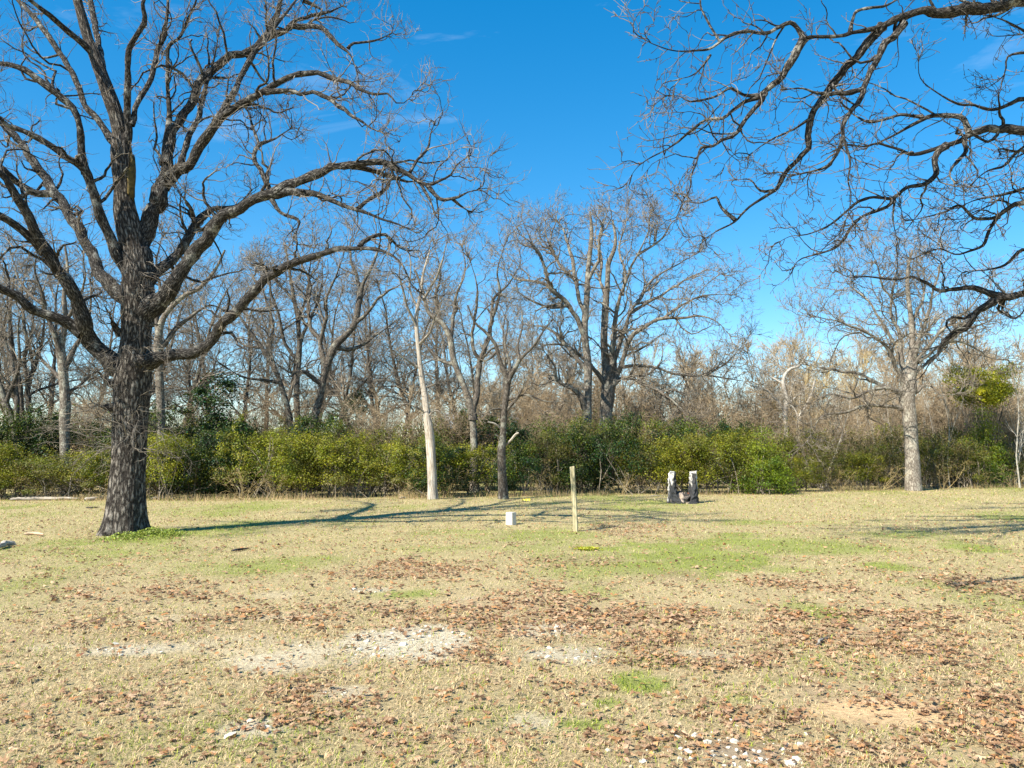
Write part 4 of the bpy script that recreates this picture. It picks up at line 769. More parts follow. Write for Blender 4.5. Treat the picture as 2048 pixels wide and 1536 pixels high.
for px, kd, top, lb in front:
    Y = float(hedge_y(px)) + 1.4 + rngw.uniform(-0.5, 0.7); h = (902 - top) / FPX * Y + 1.6
    pr, hh = {'Y': (PY, 2.6), 'D': (PD, 2.8), 'O': (PO, 2.6)}[kd]; k = h / hh * rngw.uniform(0.86, 1.12)
    put(pr, px, Y, (rngw.uniform(0.82, 1.12), rngw.uniform(0.8, 1.05), k), lb, GH)
for px in np.arange(-60, 2110, 70):                               # second rank, deeper in the wood
    Y = float(hedge_y(px)) + 3.6 + rngw.uniform(-0.3, 2.0); kd = rngw.choice(['O', 'D', 'Y'], p=[0.5, 0.3, 0.2]) if px < 1600 else 'O'
    pr, hh = {'Y': (PY, 2.5), 'D': (PD, 2.7), 'O': (PO, 2.5)}[kd]; lb2 = {'Y': "yellow-green", 'D': "dark green", 'O': "olive-brown"}[kd] + " shrub standing deeper in, behind the hedge line"
    put(pr, px + rngw.uniform(-20, 20), Y, (1.1, 1.0, rngw.uniform(0.95, 1.15)), lb2, GH)
# low bramble tangles in front of the hedge
GB = "bramble tangles along the hedge foot"; LB = "low tan leafless bramble tangle at the hedge foot"
pbr = [wood_tree("bramble", LB, "bramble", GB, 650 + i, 1.5, 0.012, (M_TWIGT, M_TWIGT), [dict(src=[0], per_m=2.5, ln=(0.3, 1.0), ang=(20, 60), npts=8, gnarl=0.16, up=0.0, sag=0.3, tmin=0.2, rk=0.6, rlim=(0.005, 0.008), sides=3), dict(src=[0, 1], per_m=3.0, ln=(0.15, 0.5), npts=4, gnarl=0.2, up=0.0, rk=0.6, rlim=(0.004, 0.006), sides=3)], stems=11, sides=4, spread=0.75) for i in range(2)]
scatter(pbr, [(px, float(hedge_y(px)) + rngw.uniform(0.1, 0.6), rngw.uniform(0.6, 1.0)) for px in (95, 215, 490, 560, 800, 900, 1090, 1240, 1320, 1670, 1755, 1880, 1945, 2020)], LB, GB)
# conifers
ced = shrub_proto("cedar_tree", "dark conical cedar behind the hedge beside the great oak", "tree", None, 801, 3.2, 3.0, 5.3, 32000, 0.09, DG, z0=0.3, nclump=150, shape='cone', stems=0 + 10)
ced.location = spot(428, 29.5); ced.scale = (1.25, 1.1, 0.95)
c2 = copy_tree(ced, spot(712, 36.5), 1.0, (0.85, 0.85, 0.95), "thin olive cedar standing among the bare trees")
ced2 = shrub_proto("cedar_tree", "small bright green cedar poking up from the hedge", "tree", None, 803, 1.9, 1.8, 2.75, 12000, 0.06, BR, z0=0.25, nclump=80, shape='cone', stems=8)
ced2.location = spot(1522, 29.1)
c3 = copy_tree(ced2, spot(1965, 35.0), 1.0, (1.0, 1.0, 1.45), "narrow dull green cedar in the wood's edge by the corner")
for ch in c3.children:
    if ch.name.startswith("foliage"): pass
# vine-smothered tree
vine = shrub_proto("vine_covered_tree", "tree capped by a bright yellow-green mass of evergreen vine", "tree", None, 811, 2.9, 2.6, 6.0, 15000, 0.10, [(0.30, 0.30, 0.014), (0.36, 0.34, 0.018), (0.24, 0.25, 0.014), (0.18, 0.18, 0.02)], z0=4.2, nclump=34, stems=18)
vine.location = spot(1962, 36.0); vine.scale = (0.95, 0.95, 0.92)

# ------------------------------------------------------------------ grey-roofed house glimpsed through the wood
def flat(name, col, rough=0.9, noise=0.15, sc=8.0):
    m, n, l, b = nodemat(name); tc = n.new("ShaderNodeTexCoord"); t = n.new("ShaderNodeTexNoise"); t.inputs["Scale"].default_value = sc; t.inputs["Detail"].default_value = 6
    l.new(tc.outputs["Object"], t.inputs["Vector"]); c = np.array(col); r = ramp(n, [(0.3, tuple(c * (1 - noise))), (0.7, tuple(np.minimum(c * (1 + noise), 1)))])
    l.new(t.outputs["Fac"], r.inputs["Fac"]); l.new(r.outputs[0], b.inputs["Base Color"]); b.inputs["Roughness"].default_value = rough
    bp = n.new("ShaderNodeBump"); bp.inputs["Strength"].default_value = 0.3; bp.inputs["Distance"].default_value = 0.01; l.new(t.outputs["Fac"], bp.inputs["Height"]); l.new(bp.outputs[0], b.inputs["Normal"])
    return m
hx, hy, hz = spot(985, 70); house = thing("house", "grey-roofed house half hidden among the trees beyond the hedge", "house", (hx, hy, hz))
def boxm(name, x0, x1, y0, y1, z0, z1, mat, parent):
    V = np.array([(x, y, z) for z in (z0, z1) for y in (y0, y1) for x in (x0, x1)]); F = np.array([(0, 1, 3, 2)[::-1], (4, 5, 7, 6), (0, 1, 5, 4), (1, 3, 7, 5), (3, 2, 6, 7), (2, 0, 4, 6)])
    return obj(name, mesh(name, V, F, smooth=False, mat=mat), parent)
M_WALL = flat("house_wall", (0.5, 0.48, 0.44)); M_ROOF = flat("house_roof", (0.30, 0.33, 0.36), 0.6); M_PANE = flat("house_pane", (0.03, 0.035, 0.04), 0.1)
boxm("wall", -4, 5, -3, 3, -0.2, 2.7, M_WALL, house)
V = np.array([(-4.4, -3.5, 2.5), (5.4, -3.5, 2.5), (5.4, 0, 4.9), (-4.4, 0, 4.9), (5.4, 3.5, 2.5), (-4.4, 3.5, 2.5), (-4.4, -3.5, 2.65), (5.4, -3.5, 2.65), (5.4, 0, 5.05), (-4.4, 0, 5.05), (5.4, 3.5, 2.65), (-4.4, 3.5, 2.65)])
F4 = np.array([(6, 7, 8, 9), (9, 8, 10, 11), (3, 2, 1, 0), (5, 4, 2, 3), (0, 1, 7, 6), (4, 5, 11, 10)]); F3 = np.array([(1, 2, 8, 7), (2, 4, 10, 8), (0, 6, 9, 3), (3, 9, 11, 5)])
obj("roof", mesh("roof", V, np.concatenate([F4, F3]), smooth=False, mat=M_ROOF), house)
for wx in (-2.4, 2.6):
    w_ = boxm("window", wx - 0.5, wx + 0.5, -3.06, -2.98, 0.9, 2.1, flat("house_frame", (0.7, 0.7, 0.68)), house); boxm("pane", wx - 0.42, wx + 0.42, -3.075, -3.05, 0.98, 2.02, M_PANE, w_)

# ------------------------------------------------------------------ post, concrete block, hollow stump, small things
# weathered 4x4 post, leaning a little
p0 = ground(1151, 1062); D = p0[1]; top = at(1145, 932, D - 0.04); pr_ = thing("wooden_post", "leaning pale weathered square wooden post on the lawn", "post", (p0[0], p0[1], float(gz(*p0))))
mW, n, l, b = nodemat("weathered_pine"); tcn = n.new("ShaderNodeTexCoord"); mp = n.new("ShaderNodeMapping"); mp.inputs["Scale"].default_value = (30, 30, 1.6); l.new(tcn.outputs["Object"], mp.inputs[0])
t = n.new("ShaderNodeTexNoise"); t.inputs["Scale"].default_value = 1.5; t.inputs["Detail"].default_value = 7; t.inputs["Roughness"].default_value = 0.65; l.new(mp.outputs[0], t.inputs["Vector"])
r = ramp(n, [(0.30, (0.13, 0.11, 0.06)), (0.46, (0.36, 0.31, 0.175)), (0.68, (0.54, 0.49, 0.33))]); l.new(t.outputs["Fac"], r.inputs["Fac"]); l.new(r.outputs[0], b.inputs["Base Color"]); b.inputs["Roughness"].default_value = 0.9
bp = n.new("ShaderNodeBump"); bp.inputs["Strength"].default_value = 0.5; bp.inputs["Distance"].default_value = 0.006; l.new(t.outputs["Fac"], bp.inputs["Height"]); l.new(bp.outputs[0], b.inputs["Normal"])
lean = top - np.array([*p0, 0]); H = lean[2]; nz_ = 14; ring = []
hw = 0.046; cr_ = 0.008; sec = [(hw, -hw + cr_), (hw, hw - cr_), (hw - cr_, hw), (-hw + cr_, hw), (-hw, hw - cr_), (-hw, -hw + cr_), (-hw + cr_, -hw), (hw - cr_, -hw)]
rngp = np.random.default_rng(2); az = radians(-14)
V = []
for i in range(nz_):
    z = -0.08 + (H + 0.08) * i / (nz_ - 1); tw = az + 0.10 * i / nz_
    for (a, c) in sec:
        a2, c2_ = a * (1 + 0.03 * rngp.normal()), c * (1 + 0.03 * rngp.normal())
        V.append((a2 * math.cos(tw) - c2_ * math.sin(tw) + lean[0] * max(z, 0) / H + 0.006 * math.sin(z * 3), a2 * math.sin(tw) + c2_ * math.cos(tw) + (lean[1] - p0[1] + p0[1] - p0[1]) * 0, z + (0.01 * a / hw if i == nz_ - 1 else 0)))
i = np.arange(nz_ - 1)[:, None] * 8; k = np.arange(8)[None]; F = np.stack([i + k, i + (k + 1) % 8, i + 8 + (k + 1) % 8, i + 8 + k], -1).reshape(-1, 4)
cap = np.arange(8) + (nz_ - 1) * 8
obj("shaft", mesh("shaft", np.array(V), [F, cap[None]], smooth=False, mat=mW), pr_)
s = Soup(); s.tubes(np.array([[0.02, -0.052, 0.62 * H], [0.02, -0.046, 0.62 * H + 0.002], [0.02, -0.03, 0.62 * H + 0.003]]) + [lean[0] * 0.62, 0, 0], np.array([0.009, 0.010, 0.006]), 7); obj("knot", s.mesh("knot", flat("knot_wood", (0.10, 0.07, 0.04))), pr_)
# concrete marker block
p0 = ground(1022, 1049); mC = flat("concrete", (0.54, 0.51, 0.44), 0.95, 0.16, 22)
import bmesh
bm = bmesh.new(); bmesh.ops.create_cube(bm, size=1.0)
for v in bm.verts: v.co = Vector((v.co.x * (0.178 if v.co.z > 0 else 0.182), v.co.y * 0.16, (v.co.z + 0.5) * 0.32 - 0.05))
bmesh.ops.bevel(bm, geom=list(bm.edges), offset=0.008, segments=2, affect='EDGES'); me = bpy.data.meshes.new("concrete_block"); bm.to_mesh(me); bm.free(); me.materials.append(mC)
o = obj("concrete_block", me, None, (p0[0], p0[1], float(gz(*p0)))); o.rotation_euler = (0, 0.0, radians(-37))
tag(o, "small pale concrete marker block standing in the grass", "block")
# hollow stump with two prongs, charred inside
p0 = ground(1366, 1006); st_ = thing("hollow_stump", "burnt hollow stump with two upright bleached prongs", "stump", (p0[0], p0[1], float(gz(*p0))))
sc_ = p0[1] / FPX; Rw = 28 * sc_; Ht = 60 * sc_
mS, n, l, b = nodemat("stump_wood"); a_ = n.new("ShaderNodeAttribute"); a_.attribute_name = "col"; tcn = n.new("ShaderNodeTexCoord"); mp = n.new("ShaderNodeMapping"); mp.inputs["Scale"].default_value = (18, 18, 2.5); l.new(tcn.outputs["Object"], mp.inputs[0])
t = n.new("ShaderNodeTexNoise"); t.inputs["Scale"].default_value = 1.4; t.inputs["Detail"].default_value = 6; l.new(mp.outputs[0], t.inputs["Vector"]); r = ramp(n, [(0.3, (0.45,) * 3), (0.62, (1.1,) * 3)]); l.new(t.outputs["Fac"], r.inputs["Fac"])
mm = n.new("ShaderNodeMix"); mm.data_type = 'RGBA'; mm.blend_type = 'MULTIPLY'; mm.inputs["Factor"].default_value = 1; l.new(a_.outputs["Color"], mm.inputs["A"]); l.new(r.outputs[0], mm.inputs["B"]); l.new(mm.outputs["Result"], b.inputs["Base Color"])
bp = n.new("ShaderNodeBump"); bp.inputs["Strength"].default_value = 0.8; bp.inputs["Distance"].default_value = 0.02; l.new(t.outputs["Fac"], bp.inputs["Height"]); l.new(bp.outputs[0], b.inputs["Normal"]); b.inputs["Roughness"].default_value = 0.9
def prong(side, seed):
    """a slab of the old trunk wall: arc of the shell on one side, tall, broad at the foot"""
    rng = np.random.default_rng(seed); nt, nzz = 15, 16; V = []; K = []
    for shell in (0, 1):
        for iz in range(nzz):
            z = iz / (nzz - 1); half = np.interp(z, [0, 0.15, 0.35, 0.6, 1], [1.45, 1.2, 0.85, 0.74, 0.66]) * (1 + 0.05 * rng.normal())
            for it in range(nt):
                th = (it / (nt - 1) * 2 - 1) * half; w = 0.30 * Rw * (1.35 - 0.45 * z) * (1 + 0.10 * rng.normal()) * (np.cos(th / half * 1.35) * 0.75 + 0.25)
                rr = Rw * (1.06 - 0.10 * z + 0.12 * np.exp(-z * 9)) + (0.012 * rng.normal()) - (w * 1.5 if shell else 0)
                zz = -0.05 + (Ht * (1.0 + 0.03 * math.sin(th * 9 + seed) + 0.02 * rng.normal()) + 0.05) * z
                V.append((side * rr * math.cos(th), rr * math.sin(th), zz))
                u = fbm(np.array([th * 1.7 + seed]), np.array([z * 2.2]), 2.4, seed, 3)[0]
                if side < 0: dark = (0.62 - z) * 1.6 + (u - 0.5) * 2.0 + (0.45 if th < -0.15 else -0.5) + (0.6 if shell else 0)
                else: dark = (0.72 - z) * 1.8 + (u - 0.5) * 2.2 + (0.35 if shell else 0.12)
                dark += 0.02 if side < 0 else 0.14; d = float(sstep(0.1, 0.35, np.array(dark))); K.append(np.array([0.56, 0.54, 0.50]) * (1 - d) + np.array([0.035, 0.036, 0.038]) * d)
    V = np.array(V); n0 = nt * nzz; q = []
    for iz in range(nzz - 1):
        for it in range(nt - 1):
            a = iz * nt + it; q.append((a, a + 1, a + nt + 1, a + nt)); q.append((n0 + a, n0 + a + nt, n0 + a + nt + 1, n0 + a + 1))
        a = iz * nt; q.append((a, a + nt, n0 + a + nt, n0 + a)); a = iz * nt + nt - 1; q.append((a, n0 + a, n0 + a + nt, a + nt))
    for it in range(nt - 1): a = (nzz - 1) * nt + it; q.append((a, a + 1, n0 + a + 1, n0 + a))
    return mesh("prong", V, np.array(q), col=np.array(K), mat=mS, smooth=False)
obj("prong", prong(-1, 3), st_)["label"] = "prong with more bleached white wood, charred at the foot"
obj("prong", prong(1, 8), st_)["label"] = "mostly charred prong with a bleached top"
V, F = blob((0, 0.02, 0.0), (Rw * 0.98, Rw * 0.85, 0.30), 5, 0.5, 22, 12); kk = np.where((fbm(V[:, 0] * 9, V[:, 2] * 9 + V[:, 1] * 5, 1, 3, 3) > 0.56)[:, None], np.array([0.42, 0.34, 0.27]), np.array([0.05, 0.045, 0.04])); obj("rotten_core", mesh("rotten_core", V, F, col=kk, mat=mS, smooth=False), st_)
s = Soup(); s.tubes(np.array([[-0.16, 0.10, 0.16], [-0.06, 0.06, 0.20], [0.07, 0.03, 0.25], [0.20, 0.03, 0.29]]), np.array([0.02, 0.05, 0.045, 0.02]), 8); obj("red_heartwood", s.mesh("red_heartwood", flat("red_wood", (0.24, 0.075, 0.035), 0.9, 0.4, 30)), st_)
# yellow ribbon on the ground
p0 = ground(1052, 1003); t = np.linspace(0, 1, 40); rb = np.random.default_rng(4)
cx = -0.13 + 0.27 * t + 0.03 * np.sin(t * 31); cz = 0.045 + 0.045 * np.abs(np.sin(t * 11)); cy = 0.05 * np.sin(t * 17); V = np.concatenate([np.stack([cx, cy, cz - 0.02], -1), np.stack([cx + 0.006, cy + 0.014, cz + 0.012], -1)]); a = np.arange(39)
mR = flat("yellow_ribbon", (0.85, 0.68, 0.02), 0.45, 0.08)
o = obj("ribbon", mesh("ribbon", V, np.stack([a, a + 1, a + 41, a + 40], -1), mat=mR), None, (p0[0], p0[1], float(gz(*p0)))); tag(o, "crumpled bright yellow ribbon lying by the slender scaly trunk", "ribbon")
# fallen sticks and logs
def stick(name, label, cat, pts, mat, group=None, sides=7, wobble=0.02, seed=0):
    """pts: ground pixels and radius in metres; lies on the ground"""
    rng = np.random.default_rng(seed); q = []
    for (px, py, r) in pts: x, y = ground(px, py); q.append((x, y, float(gz(x, y)) + r * 0.75 + 0.01, r))
    Q = catmull(np.array(q), 0.08); P = Q[:, :3]; P[:, :2] += rng.normal(size=(len(P), 2)) * wobble * 0.3; P[1:-1, 2] += np.abs(rng.normal(size=len(P) - 2)) * wobble * 0.4
    b0 = P[len(P) // 2].copy(); b0[2] = gz(b0[0], b0[1]); s = Soup(); R = Q[:, 3] * (1 + 0.08 * rng.normal(size=len(Q))); R[0] *= 0.5; R[-1] *= 0.4; s.tubes(P, R, sides)
    return tag(obj(name, s.mesh(name, mat, b0), None, tuple(b0)), label, cat, group)
stick("fallen_branch", "bleached fallen branch on the grass beside the great oak", "branch", [(-30,1104,.035),(-5,1100,.04),(15,1093,.05),(36,1092,.02)], M_DEAD, seed=1, wobble=0.03)
stick("fallen_branch", "flat tan piece of wood on the grass near the great oak", "branch", [(48,1071,.025),(65,1070,.03),(88,1071,.02)], flat("tan_wood", (0.48, 0.34, 0.22)), seed=2)
stick("fallen_branch", "small dark crooked stick in the grass between the great oak and the leaf drifts", "stick", [(462,1103,.018),(478,1101,.02),(490,1099,.014),(500,1097,.01)], M_LIMB, seed=3)
stick("fallen_branch", "short thin grey twig lying among the leaves", "stick", [(1632,1296,.011),(1645,1287,.012),(1660,1278,.007)], M_PALE, seed=4)
stick("fallen_log", "long bleached log lying along the foot of the hedge", "log", [(20,1003,.05),(70,1002,.06),(130,1001.5,.05),(160,1001,.03)], M_DEAD, seed=5)
stick("fallen_log", "short pale broken log at the foot of the hedge near the stout grey tree", "log", [(168,1003,.05),(190,1002,.06),(218,999,.05)], M_DEAD, seed=6)
stick("fallen_log", "thin pale log at the hedge foot just past the great oak", "log", [(300,1001,.04),(320,1000,.045),(350,999,.03)], M_PALE, seed=7)
stick("fallen_branch", "thin white branch leaning on the grass beside the hollow stump", "branch", [(1300,993,.012),(1316,992,.012),(1338,990,.01)], M_DEAD, seed=8)
stick("fallen_branch", "white scrap of wood at the hedge foot beyond the bleached dead tree", "branch", [(800,998,.03),(806,997,.035),(813,997,.02)], M_DEAD, seed=9)
stick("fallen_branch", "dark twig lying by the foot of the hedge left of the great oak's base", "stick", [(172,1017,.015),(182,1018,.02),(200,1016,.01)], M_LIMB, seed=10)

# ------------------------------------------------------------------ weeds at the oak's foot
rng = np.random.default_rng(77); P = []
for (px, py, rx, ry, m) in ((300,1070,42,6,1300),(250,1078,40,5,500),(345,1072,34,5,500),(286,1060,11,4,420)):
    cx, cy = ground(px, py); ry_m = abs(ground(px, py - ry)[1] - ground(px, py + ry)[1]) / 2; a = rng.normal(size=(m, 2)) * 0.5
    x = cx + a[:, 0] * rx / FPX * cy; y = cy + a[:, 1] * ry_m; P.append(np.stack([x, y, gz(x, y) + 0.02 + rng.random(m) * 0.13 * np.exp(-(a ** 2).sum(1) * 2.0)], -1))
P = np.vstack(P); V, F, K = leaves(rng, P, np.tile([[0, -0.2, 1.0]], (len(P), 1)), 0.035, np.array([0.20, 0.245, 0.04]), 0.3, 0.7)
o = obj("weed_patch", mesh("weed_patch", V, F, col=K, mat=M_LEAF, smooth=False)); tag(o, "bright green leafy weeds round the great oak's foot", "weeds", kind="stuff")
# yellow-green moss cushion in the lawn
cx, cy = ground(1174, 1101); a = rng.normal(size=(900, 2)) * 0.45; P = np.stack([cx + a[:, 0] * 0.17, cy + a[:, 1] * 0.16, 0 * a[:, 0]], -1); P[:, 2] = gz(P[:, 0], P[:, 1]) + 0.015 + 0.03 * rng.random(900)
V, F, K = leaves(rng, P, np.tile([[0, -0.3, 1.0]], (900, 1)), 0.03, np.array([0.40, 0.41, 0.035]), 0.2, 0.7); o = obj("moss_tuft", mesh("moss_tuft", V, F, col=K, mat=M_LEAF, smooth=False)); tag(o, "small bright yellow tuft low in the lawn", "moss", kind="stuff")

# ------------------------------------------------------------------ lawn grass
def sample_lawn(rng, n, y0, y1, dens_pow, margin=2.0):
    """points over the lawn, thinning with distance as y^-dens_pow"""
    u = rng.random(n * 3); yy = np.linspace(y0, y1, 400); pdf = (1.36 * yy + 2 * margin) * yy ** (-dens_pow); c = np.cumsum(pdf); c /= c[-1]
    y = np.interp(u, c, yy); x = (rng.random(n * 3) * 2 - 1) * (0.68 * y + margin)
    ok = y < hedge_y(1024 + x / y * FPX) + 0.6; return x[ok][:n], y[ok][:n]
rng = np.random.default_rng(91)
x, y = sample_lawn(rng, 380000, 3.3, 34, 1.75)
g, lf, wh, tn, sd, dt = ground_state(x, y)
bare = np.clip(wh * 0.72 + tn * 0.80 + sd * 0.88 + dt * 0.75 + lf * 0.35, 0, 0.97); clump = fbm(x, y, 5.0, 33, 3)
keep = rng.random(len(x)) > bare; keep &= rng.random(len(x)) < 0.55 + 0.9 * (clump - 0.3); x, y, g, clump = x[keep], y[keep], g[keep], clump[keep]
m = len(x); z = gz(x, y); isg = rng.random(m) < g; hgt = (0.012 + 0.022 * rng.random(m)) * (1 + 0.02 * y) * (0.75 + 0.7 * clump) * np.where(isg, 1.05, 1.0) * (1 + 0.012 * y)
wd = (0.0014 + 0.0012 * rng.random(m)) * (1 + 0.15 * np.maximum(y - 4, 0)); az = rng.random(m) * 2 * np.pi; ln_ = rng.uniform(0.3, 2.4, m); ln_[~isg] *= 1.2
dr = np.stack([np.cos(az), np.sin(az)], -1); sdv = np.stack([-np.sin(az), np.cos(az)], -1); b0 = np.stack([x, y], -1)
def pt(k, zf, side): return np.concatenate([b0 + dr * (hgt * ln_ * k)[:, None] + sdv * (wd * side)[:, None], (z - 0.004 + hgt * zf)[:, None]], 1)
V = np.stack([pt(0, 0, 1), pt(0, 0, -1), pt(0.35, 0.6, 0.8), pt(0.35, 0.6, -0.8), pt(1.0, 0.85 - 0, 0)], 1); V[:, 4, 2] = z + hgt * np.clip(1.0 - 0.30 * ln_, 0.2, 1)
i = np.arange(m)[:, None] * 5; nearb = y < 8
F = np.concatenate([(i + [0, 1, 3])[nearb], (i + [0, 3, 2])[nearb], (i + [2, 3, 4])[nearb], (i + [0, 1, 4])[~nearb]])
kg = np.where((rng.random(m) < 0.5)[:, None], GRN, LIME); kd = DRY * 1.12 * (1 + 0.22 * rng.normal(size=(m, 1))) + np.array([0.03, 0.02, 0.0]) * rng.normal(size=(m, 1)); col = np.where(isg[:, None], kg * (1 + 0.2 * rng.normal(size=(m, 1))), kd)
o = obj("grass", mesh("grass", V.reshape(-1, 3), F, col=np.repeat(np.clip(col, 0.01, 0.8), 5, 0), mat=M_GRASS, smooth=False)); tag(o, "short dormant lawn grass, tan mixed with green tufts", "grass", kind="stuff")
# tall dry grass and stalks along the foot of the hedge
m = 9000; px = rng.uniform(-150, 2200, m); Y_ = hedge_y(px) + rng.normal(size=m) * 0.35 + 0.25; x = (px - 1024) / FPX * Y_; cl = fbm(x, Y_, 0.8, 44, 3); keep = rng.random(m) < sstep(0.40, 0.66, cl) + 0.06
x, y, cl = x[keep], Y_[keep], cl[keep]; m = len(x); z = gz(x, y); hgt = rng.uniform(0.05, 0.26, m) * (0.3 + 1.3 * cl); az = rng.random(m) * 6.28; le = rng.uniform(0, 0.6, m); wd = 0.007
V = np.stack([np.stack([x - wd, y, z - 0.01], -1), np.stack([x + wd, y, z - 0.01], -1), np.stack([x + np.cos(az) * hgt * le, y + np.sin(az) * hgt * le, z + hgt], -1)], 1).reshape(-1, 3)
kd = np.where((rng.random(m) < 0.75)[:, None], np.array([0.42, 0.31, 0.17]), np.array([0.14, 0.16, 0.04])) * (1 + 0.2 * rng.normal(size=(m, 1)))
o = obj("tall_grass", mesh("tall_grass", V, np.arange(m * 3).reshape(-1, 3), col=np.repeat(np.clip(kd, 0.01, 0.7), 3, 0), mat=M_GRASS, smooth=False)); tag(o, "tall dry grass stalks fringing the foot of the hedge", "grass", kind="stuff")

# ------------------------------------------------------------------ fallen leaves
half = np.array([(0.0, 0.0), (0.10, 0.05), (0.20, 0.19), (0.30, 0.08), (0.45, 0.30), (0.56, 0.12), (0.72, 0.25), (0.80, 0.10), (1.0, 0.0)])   # lobed outline
mid = np.array([(u, 0.0) for u in half[:, 0]])
tplV = np.concatenate([half, mid, half * [1, -1]]); nh = len(half)
tplF = [];
for i in range(nh - 1):
    tplF += [(i, nh + i, nh + i + 1), (i, nh + i + 1, i + 1), (2 * nh + i, 2 * nh + i + 1, nh + i + 1), (2 * nh + i, nh + i + 1, nh + i)]
tplF = np.array([f for f in tplF if len({tuple(np.round(tplV[k], 5)) for k in f}) == 3])
def leaf_shape(m, rng):
    """(m, nv, 3) curled lobed leaves of unit length about their centre"""
    u = tplV[None, :, 0] - 0.5; v = tplV[None, :, 1] * rng.uniform(0.8, 1.2, (m, 1)); c1 = rng.normal(size=(m, 1)) * 0.35; c2 = rng.normal(size=(m, 1)) * 0.6; c3 = rng.normal(size=(m, 1)) * 0.25
    w = c1 * u ** 2 + c2 * v ** 2 * 2 + c3 * u * v * 2 + 0.03 * np.sin(u * 14 + c1 * 5); return np.stack([u + 0 * v, v + 0 * u, w], -1)
rng = np.random.default_rng(123)
x, y = sample_lawn(rng, 165000, 3.4, 33, 1.2); g, lf, wh, tn, sd, dt = ground_state(x, y)
dn = np.clip(0.23 + 1.3 * lf ** 1.1 - 0.10 * wh - 0.15 * tn - 0.3 * sd - 0.16 * g * (lf < 0.3) + 0.07 * sstep(0.5, 0.7, fbm(x, y, 0.9, 61, 3)), 0.012, 1) * sstep(0.25, 0.6, fbm(x, y, 3.4, 71, 3)) * np.interp(y, [3, 12, 20, 34], [0.85, 0.9, 0.6, 0.4])
keep = rng.random(len(x)) < dn; x, y = x[keep], y[keep]; m = len(x)
S = rng.uniform(0.03, 0.08, m); shp = leaf_shape(m, rng) * S[:, None, None]
yaw = rng.random(m) * 6.283; tlt = np.abs(rng.normal(size=m)) * 0.22; ta = rng.random(m) * 6.283
def rotate(v, yaw, tlt, ta):
    c, s_ = np.cos(yaw)[:, None], np.sin(yaw)[:, None]; X_, Y2, Z_ = v[..., 0] * c - v[..., 1] * s_, v[..., 0] * s_ + v[..., 1] * c, v[..., 2]
    k = np.stack([np.cos(ta), np.sin(ta), 0 * ta], -1)[:, None]; P = np.stack([X_, Y2, Z_], -1); ct, st = np.cos(tlt)[:, None, None], np.sin(tlt)[:, None, None]
    return P * ct + np.cross(np.broadcast_to(k, P.shape), P) * st + k * (P * k).sum(-1, keepdims=True) * (1 - ct)
W = rotate(shp, yaw, tlt, ta); W[..., 2] -= W[..., 2].min(1, keepdims=True); W[..., 2] += (gz(x, y) + 0.004 + rng.random(m) * 0.022)[:, None]; W[..., 0] += x[:, None]; W[..., 1] += y[:, None]
pal = np.array([(0.43, 0.27, 0.155), (0.37, 0.22, 0.12), (0.50, 0.34, 0.21), (0.27, 0.155, 0.085), (0.45, 0.23, 0.10), (0.40, 0.27, 0.17), (0.14, 0.08, 0.045)]); K = pal[rng.integers(0, len(pal), m)] * (1 + 0.15 * rng.normal(size=(m, 1)))
pxs, pys = project(x, y, 0); vis = (pxs > 0) & (pxs < 2048) & (pys < 1530); ap = np.where(vis, S / y, 0); best = np.argsort(-ap)[:300]; rest = np.ones(m, bool); rest[best] = False
nv = len(tplV); nr = np.flatnonzero(y[rest] < 7); fr = np.flatnonzero(y[rest] >= 7); tplL = np.array([(0, 4, 8), (0, 8, 2 * nh + 4), (4, 6, 8), (8, 2 * nh + 6, 2 * nh + 4)])
ff = np.concatenate([(nr[:, None, None] * nv + tplF[None]).reshape(-1, 3), (fr[:, None, None] * nv + tplL[None]).reshape(-1, 3)])
fx, fy = sample_lawn(rng, 70000, 3.4, 30, 1.3); fg = ground_state(fx, fy); pk = np.clip(0.26 + 0.8 * fg[1] + 0.15 * fg[5] - 0.25 * fg[4] - 0.1 * fg[0], 0.04, 1) * sstep(0.2, 0.6, fbm(fx, fy, 2.6, 81, 3)); kp = rng.random(len(fx)) < pk; fx, fy = fx[kp], fy[kp]
FP = np.stack([fx, fy, gz(fx, fy) + 0.006 + 0.016 * rng.random(len(fx))], -1); FV, FF, FK = leaves(rng, FP, np.tile([[0, 0, 1.3]], (len(fx), 1)), 0.034, pal[rng.integers(0, len(pal), len(fx))], 0.2, 0.7)
LV = W[rest].reshape(-1, 3); LK = np.repeat(np.clip(K[rest], 0.02, 0.8), nv, 0)
o = obj("leaf_litter", mesh("leaf_litter", np.concatenate([LV, FV]), np.concatenate([ff, FF + len(LV)]), col=np.concatenate([LK, FK]), mat=M_LITTER, smooth=False)); tag(o, "drifts of fallen brown oak leaves scattered over the lawn", "leaf litter", kind="stuff")
shp8 = leaf_shape(10, np.random.default_rng(8)); proto = []
for i in range(10):
    proto.append(mesh("fallen_leaf", shp8[i], tplF, col=np.tile(pal[i % 6], (nv, 1)), mat=M_LITTER, smooth=False))
for j, i in enumerate(best):
    o = obj("fallen_leaf", proto[j % 10]); lo = shp8[j % 10][:, 2].min() * S[i]; o.scale = (S[i],) * 3
    o.rotation_euler = (float(tlt[i] * math.cos(ta[i])) * 0.6, float(tlt[i] * math.sin(ta[i])) * 0.6, float(yaw[i])); o.location = (x[i], y[i], float(gz(x[i], y[i])) - lo + 0.006 + 0.25 * S[i] * math.sin(tlt[i] * 0.6))
    tag(o, "single fallen brown oak leaf lying curled on the near lawn", "leaf", "fallen oak leaves on the near lawn")

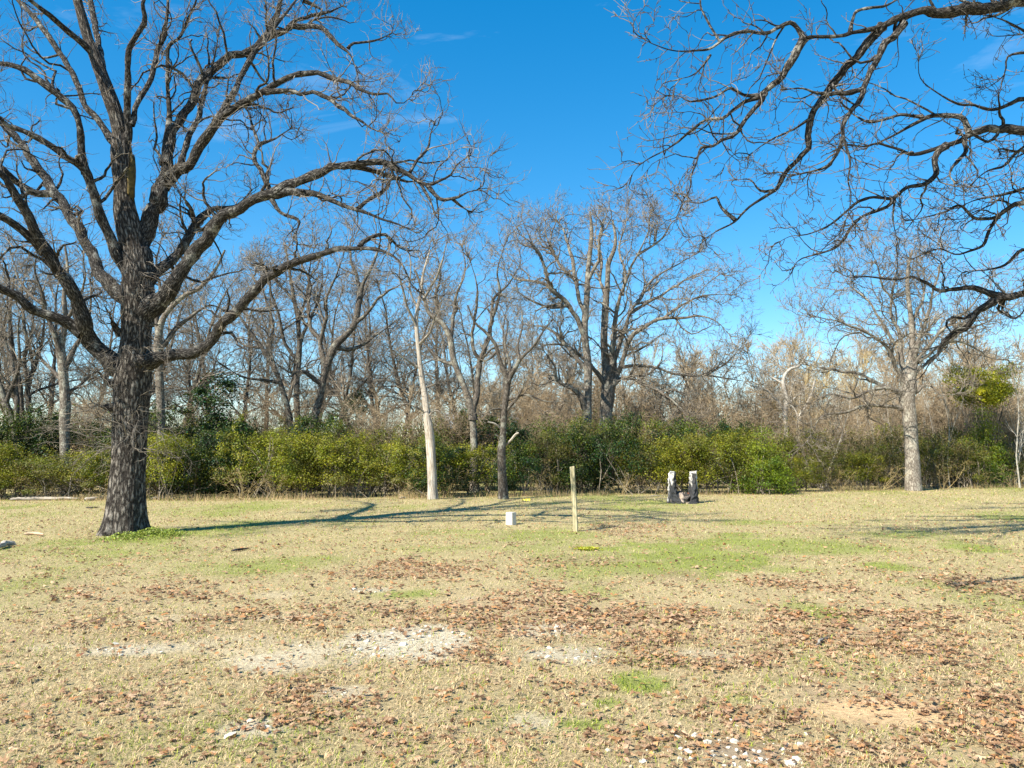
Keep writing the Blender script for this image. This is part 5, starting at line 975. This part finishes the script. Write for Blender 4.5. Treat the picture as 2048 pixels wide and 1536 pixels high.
# ------------------------------------------------------------------ limestone chips
rng = np.random.default_rng(55); mL = flat("limestone", (0.58, 0.54, 0.45), 0.95, 0.18, 30)
def chip(seed):
    r_ = np.random.default_rng(seed); bm = bmesh.new(); bmesh.ops.create_icosphere(bm, subdivisions=1, radius=0.5); q = r_.normal(size=3) * 0.2
    for v in bm.verts:
        k = 1 + 0.28 * r_.normal(); v.co = Vector((v.co.x * k * (1 + q[0]), v.co.y * k * (0.8 + q[1]), v.co.z * k * 0.55))
    a = np.array([v.co[:] for v in bm.verts]); f = np.array([[v.index for v in fc.verts] for fc in bm.faces]); bm.free(); return a, f
chips = [chip(i) for i in range(8)]; cm = [mesh("limestone_chip", a, f, smooth=False, mat=mL) for a, f in chips]
xx, yy = sample_lawn(rng, 60000, 3.4, 13, 0.8, 0.5); w = patch('white', xx, yy, 0.5, 1.3)
gv = np.zeros_like(xx); gcx, gcy = ground(1480, 1512)
d = np.hypot((xx - gcx) / 0.42, (yy - gcy) / 0.30); gv = np.exp(-d * d) * 0.5
sel = rng.random(len(xx)) < w ** 2 * 0.16 + gv * 0.55; xx, yy = xx[sel], yy[sel]; sz = rng.gamma(2.0, 0.009, len(xx)) + 0.007; sz = np.minimum(sz, 0.07)
ap = sz / yy; pxs, pys = project(xx, yy, 0); ap = np.where((pxs > 0) & (pxs < 2048) & (pys < 1530), ap, 0); od = np.argsort(-ap); big = od[:220]; small = od[220:]
for j, i in enumerate(big):
    o = obj("limestone_chip", cm[j % 8], None, (xx[i], yy[i], float(gz(xx[i], yy[i])) + sz[i] * 0.12)); o.scale = (sz[i],) * 3; o.rotation_euler = (float(rng.normal() * 0.2), float(rng.normal() * 0.2), float(rng.random() * 6.28))
    tag(o, "angular white limestone chip bedded in a bare patch of the lawn", "stone", "limestone chips in the bare patches")
Vs, Fs, c = [], [], 0
for i in small:
    a, f = chips[i % 8]; th = rng.random() * 6.28; r2 = np.array([[math.cos(th), -math.sin(th), 0], [math.sin(th), math.cos(th), 0], [0, 0, 1]]); Vs.append((a * sz[i]) @ r2.T + [xx[i], yy[i], float(gz(xx[i], yy[i])) + sz[i] * 0.1]); Fs.append(f + c); c += len(a)
if Vs: tag(obj("gravel", mesh("gravel", np.vstack(Vs), np.vstack(Fs), smooth=False, mat=mL)), "fine white limestone gravel in the bare patches", "gravel", kind="stuff")
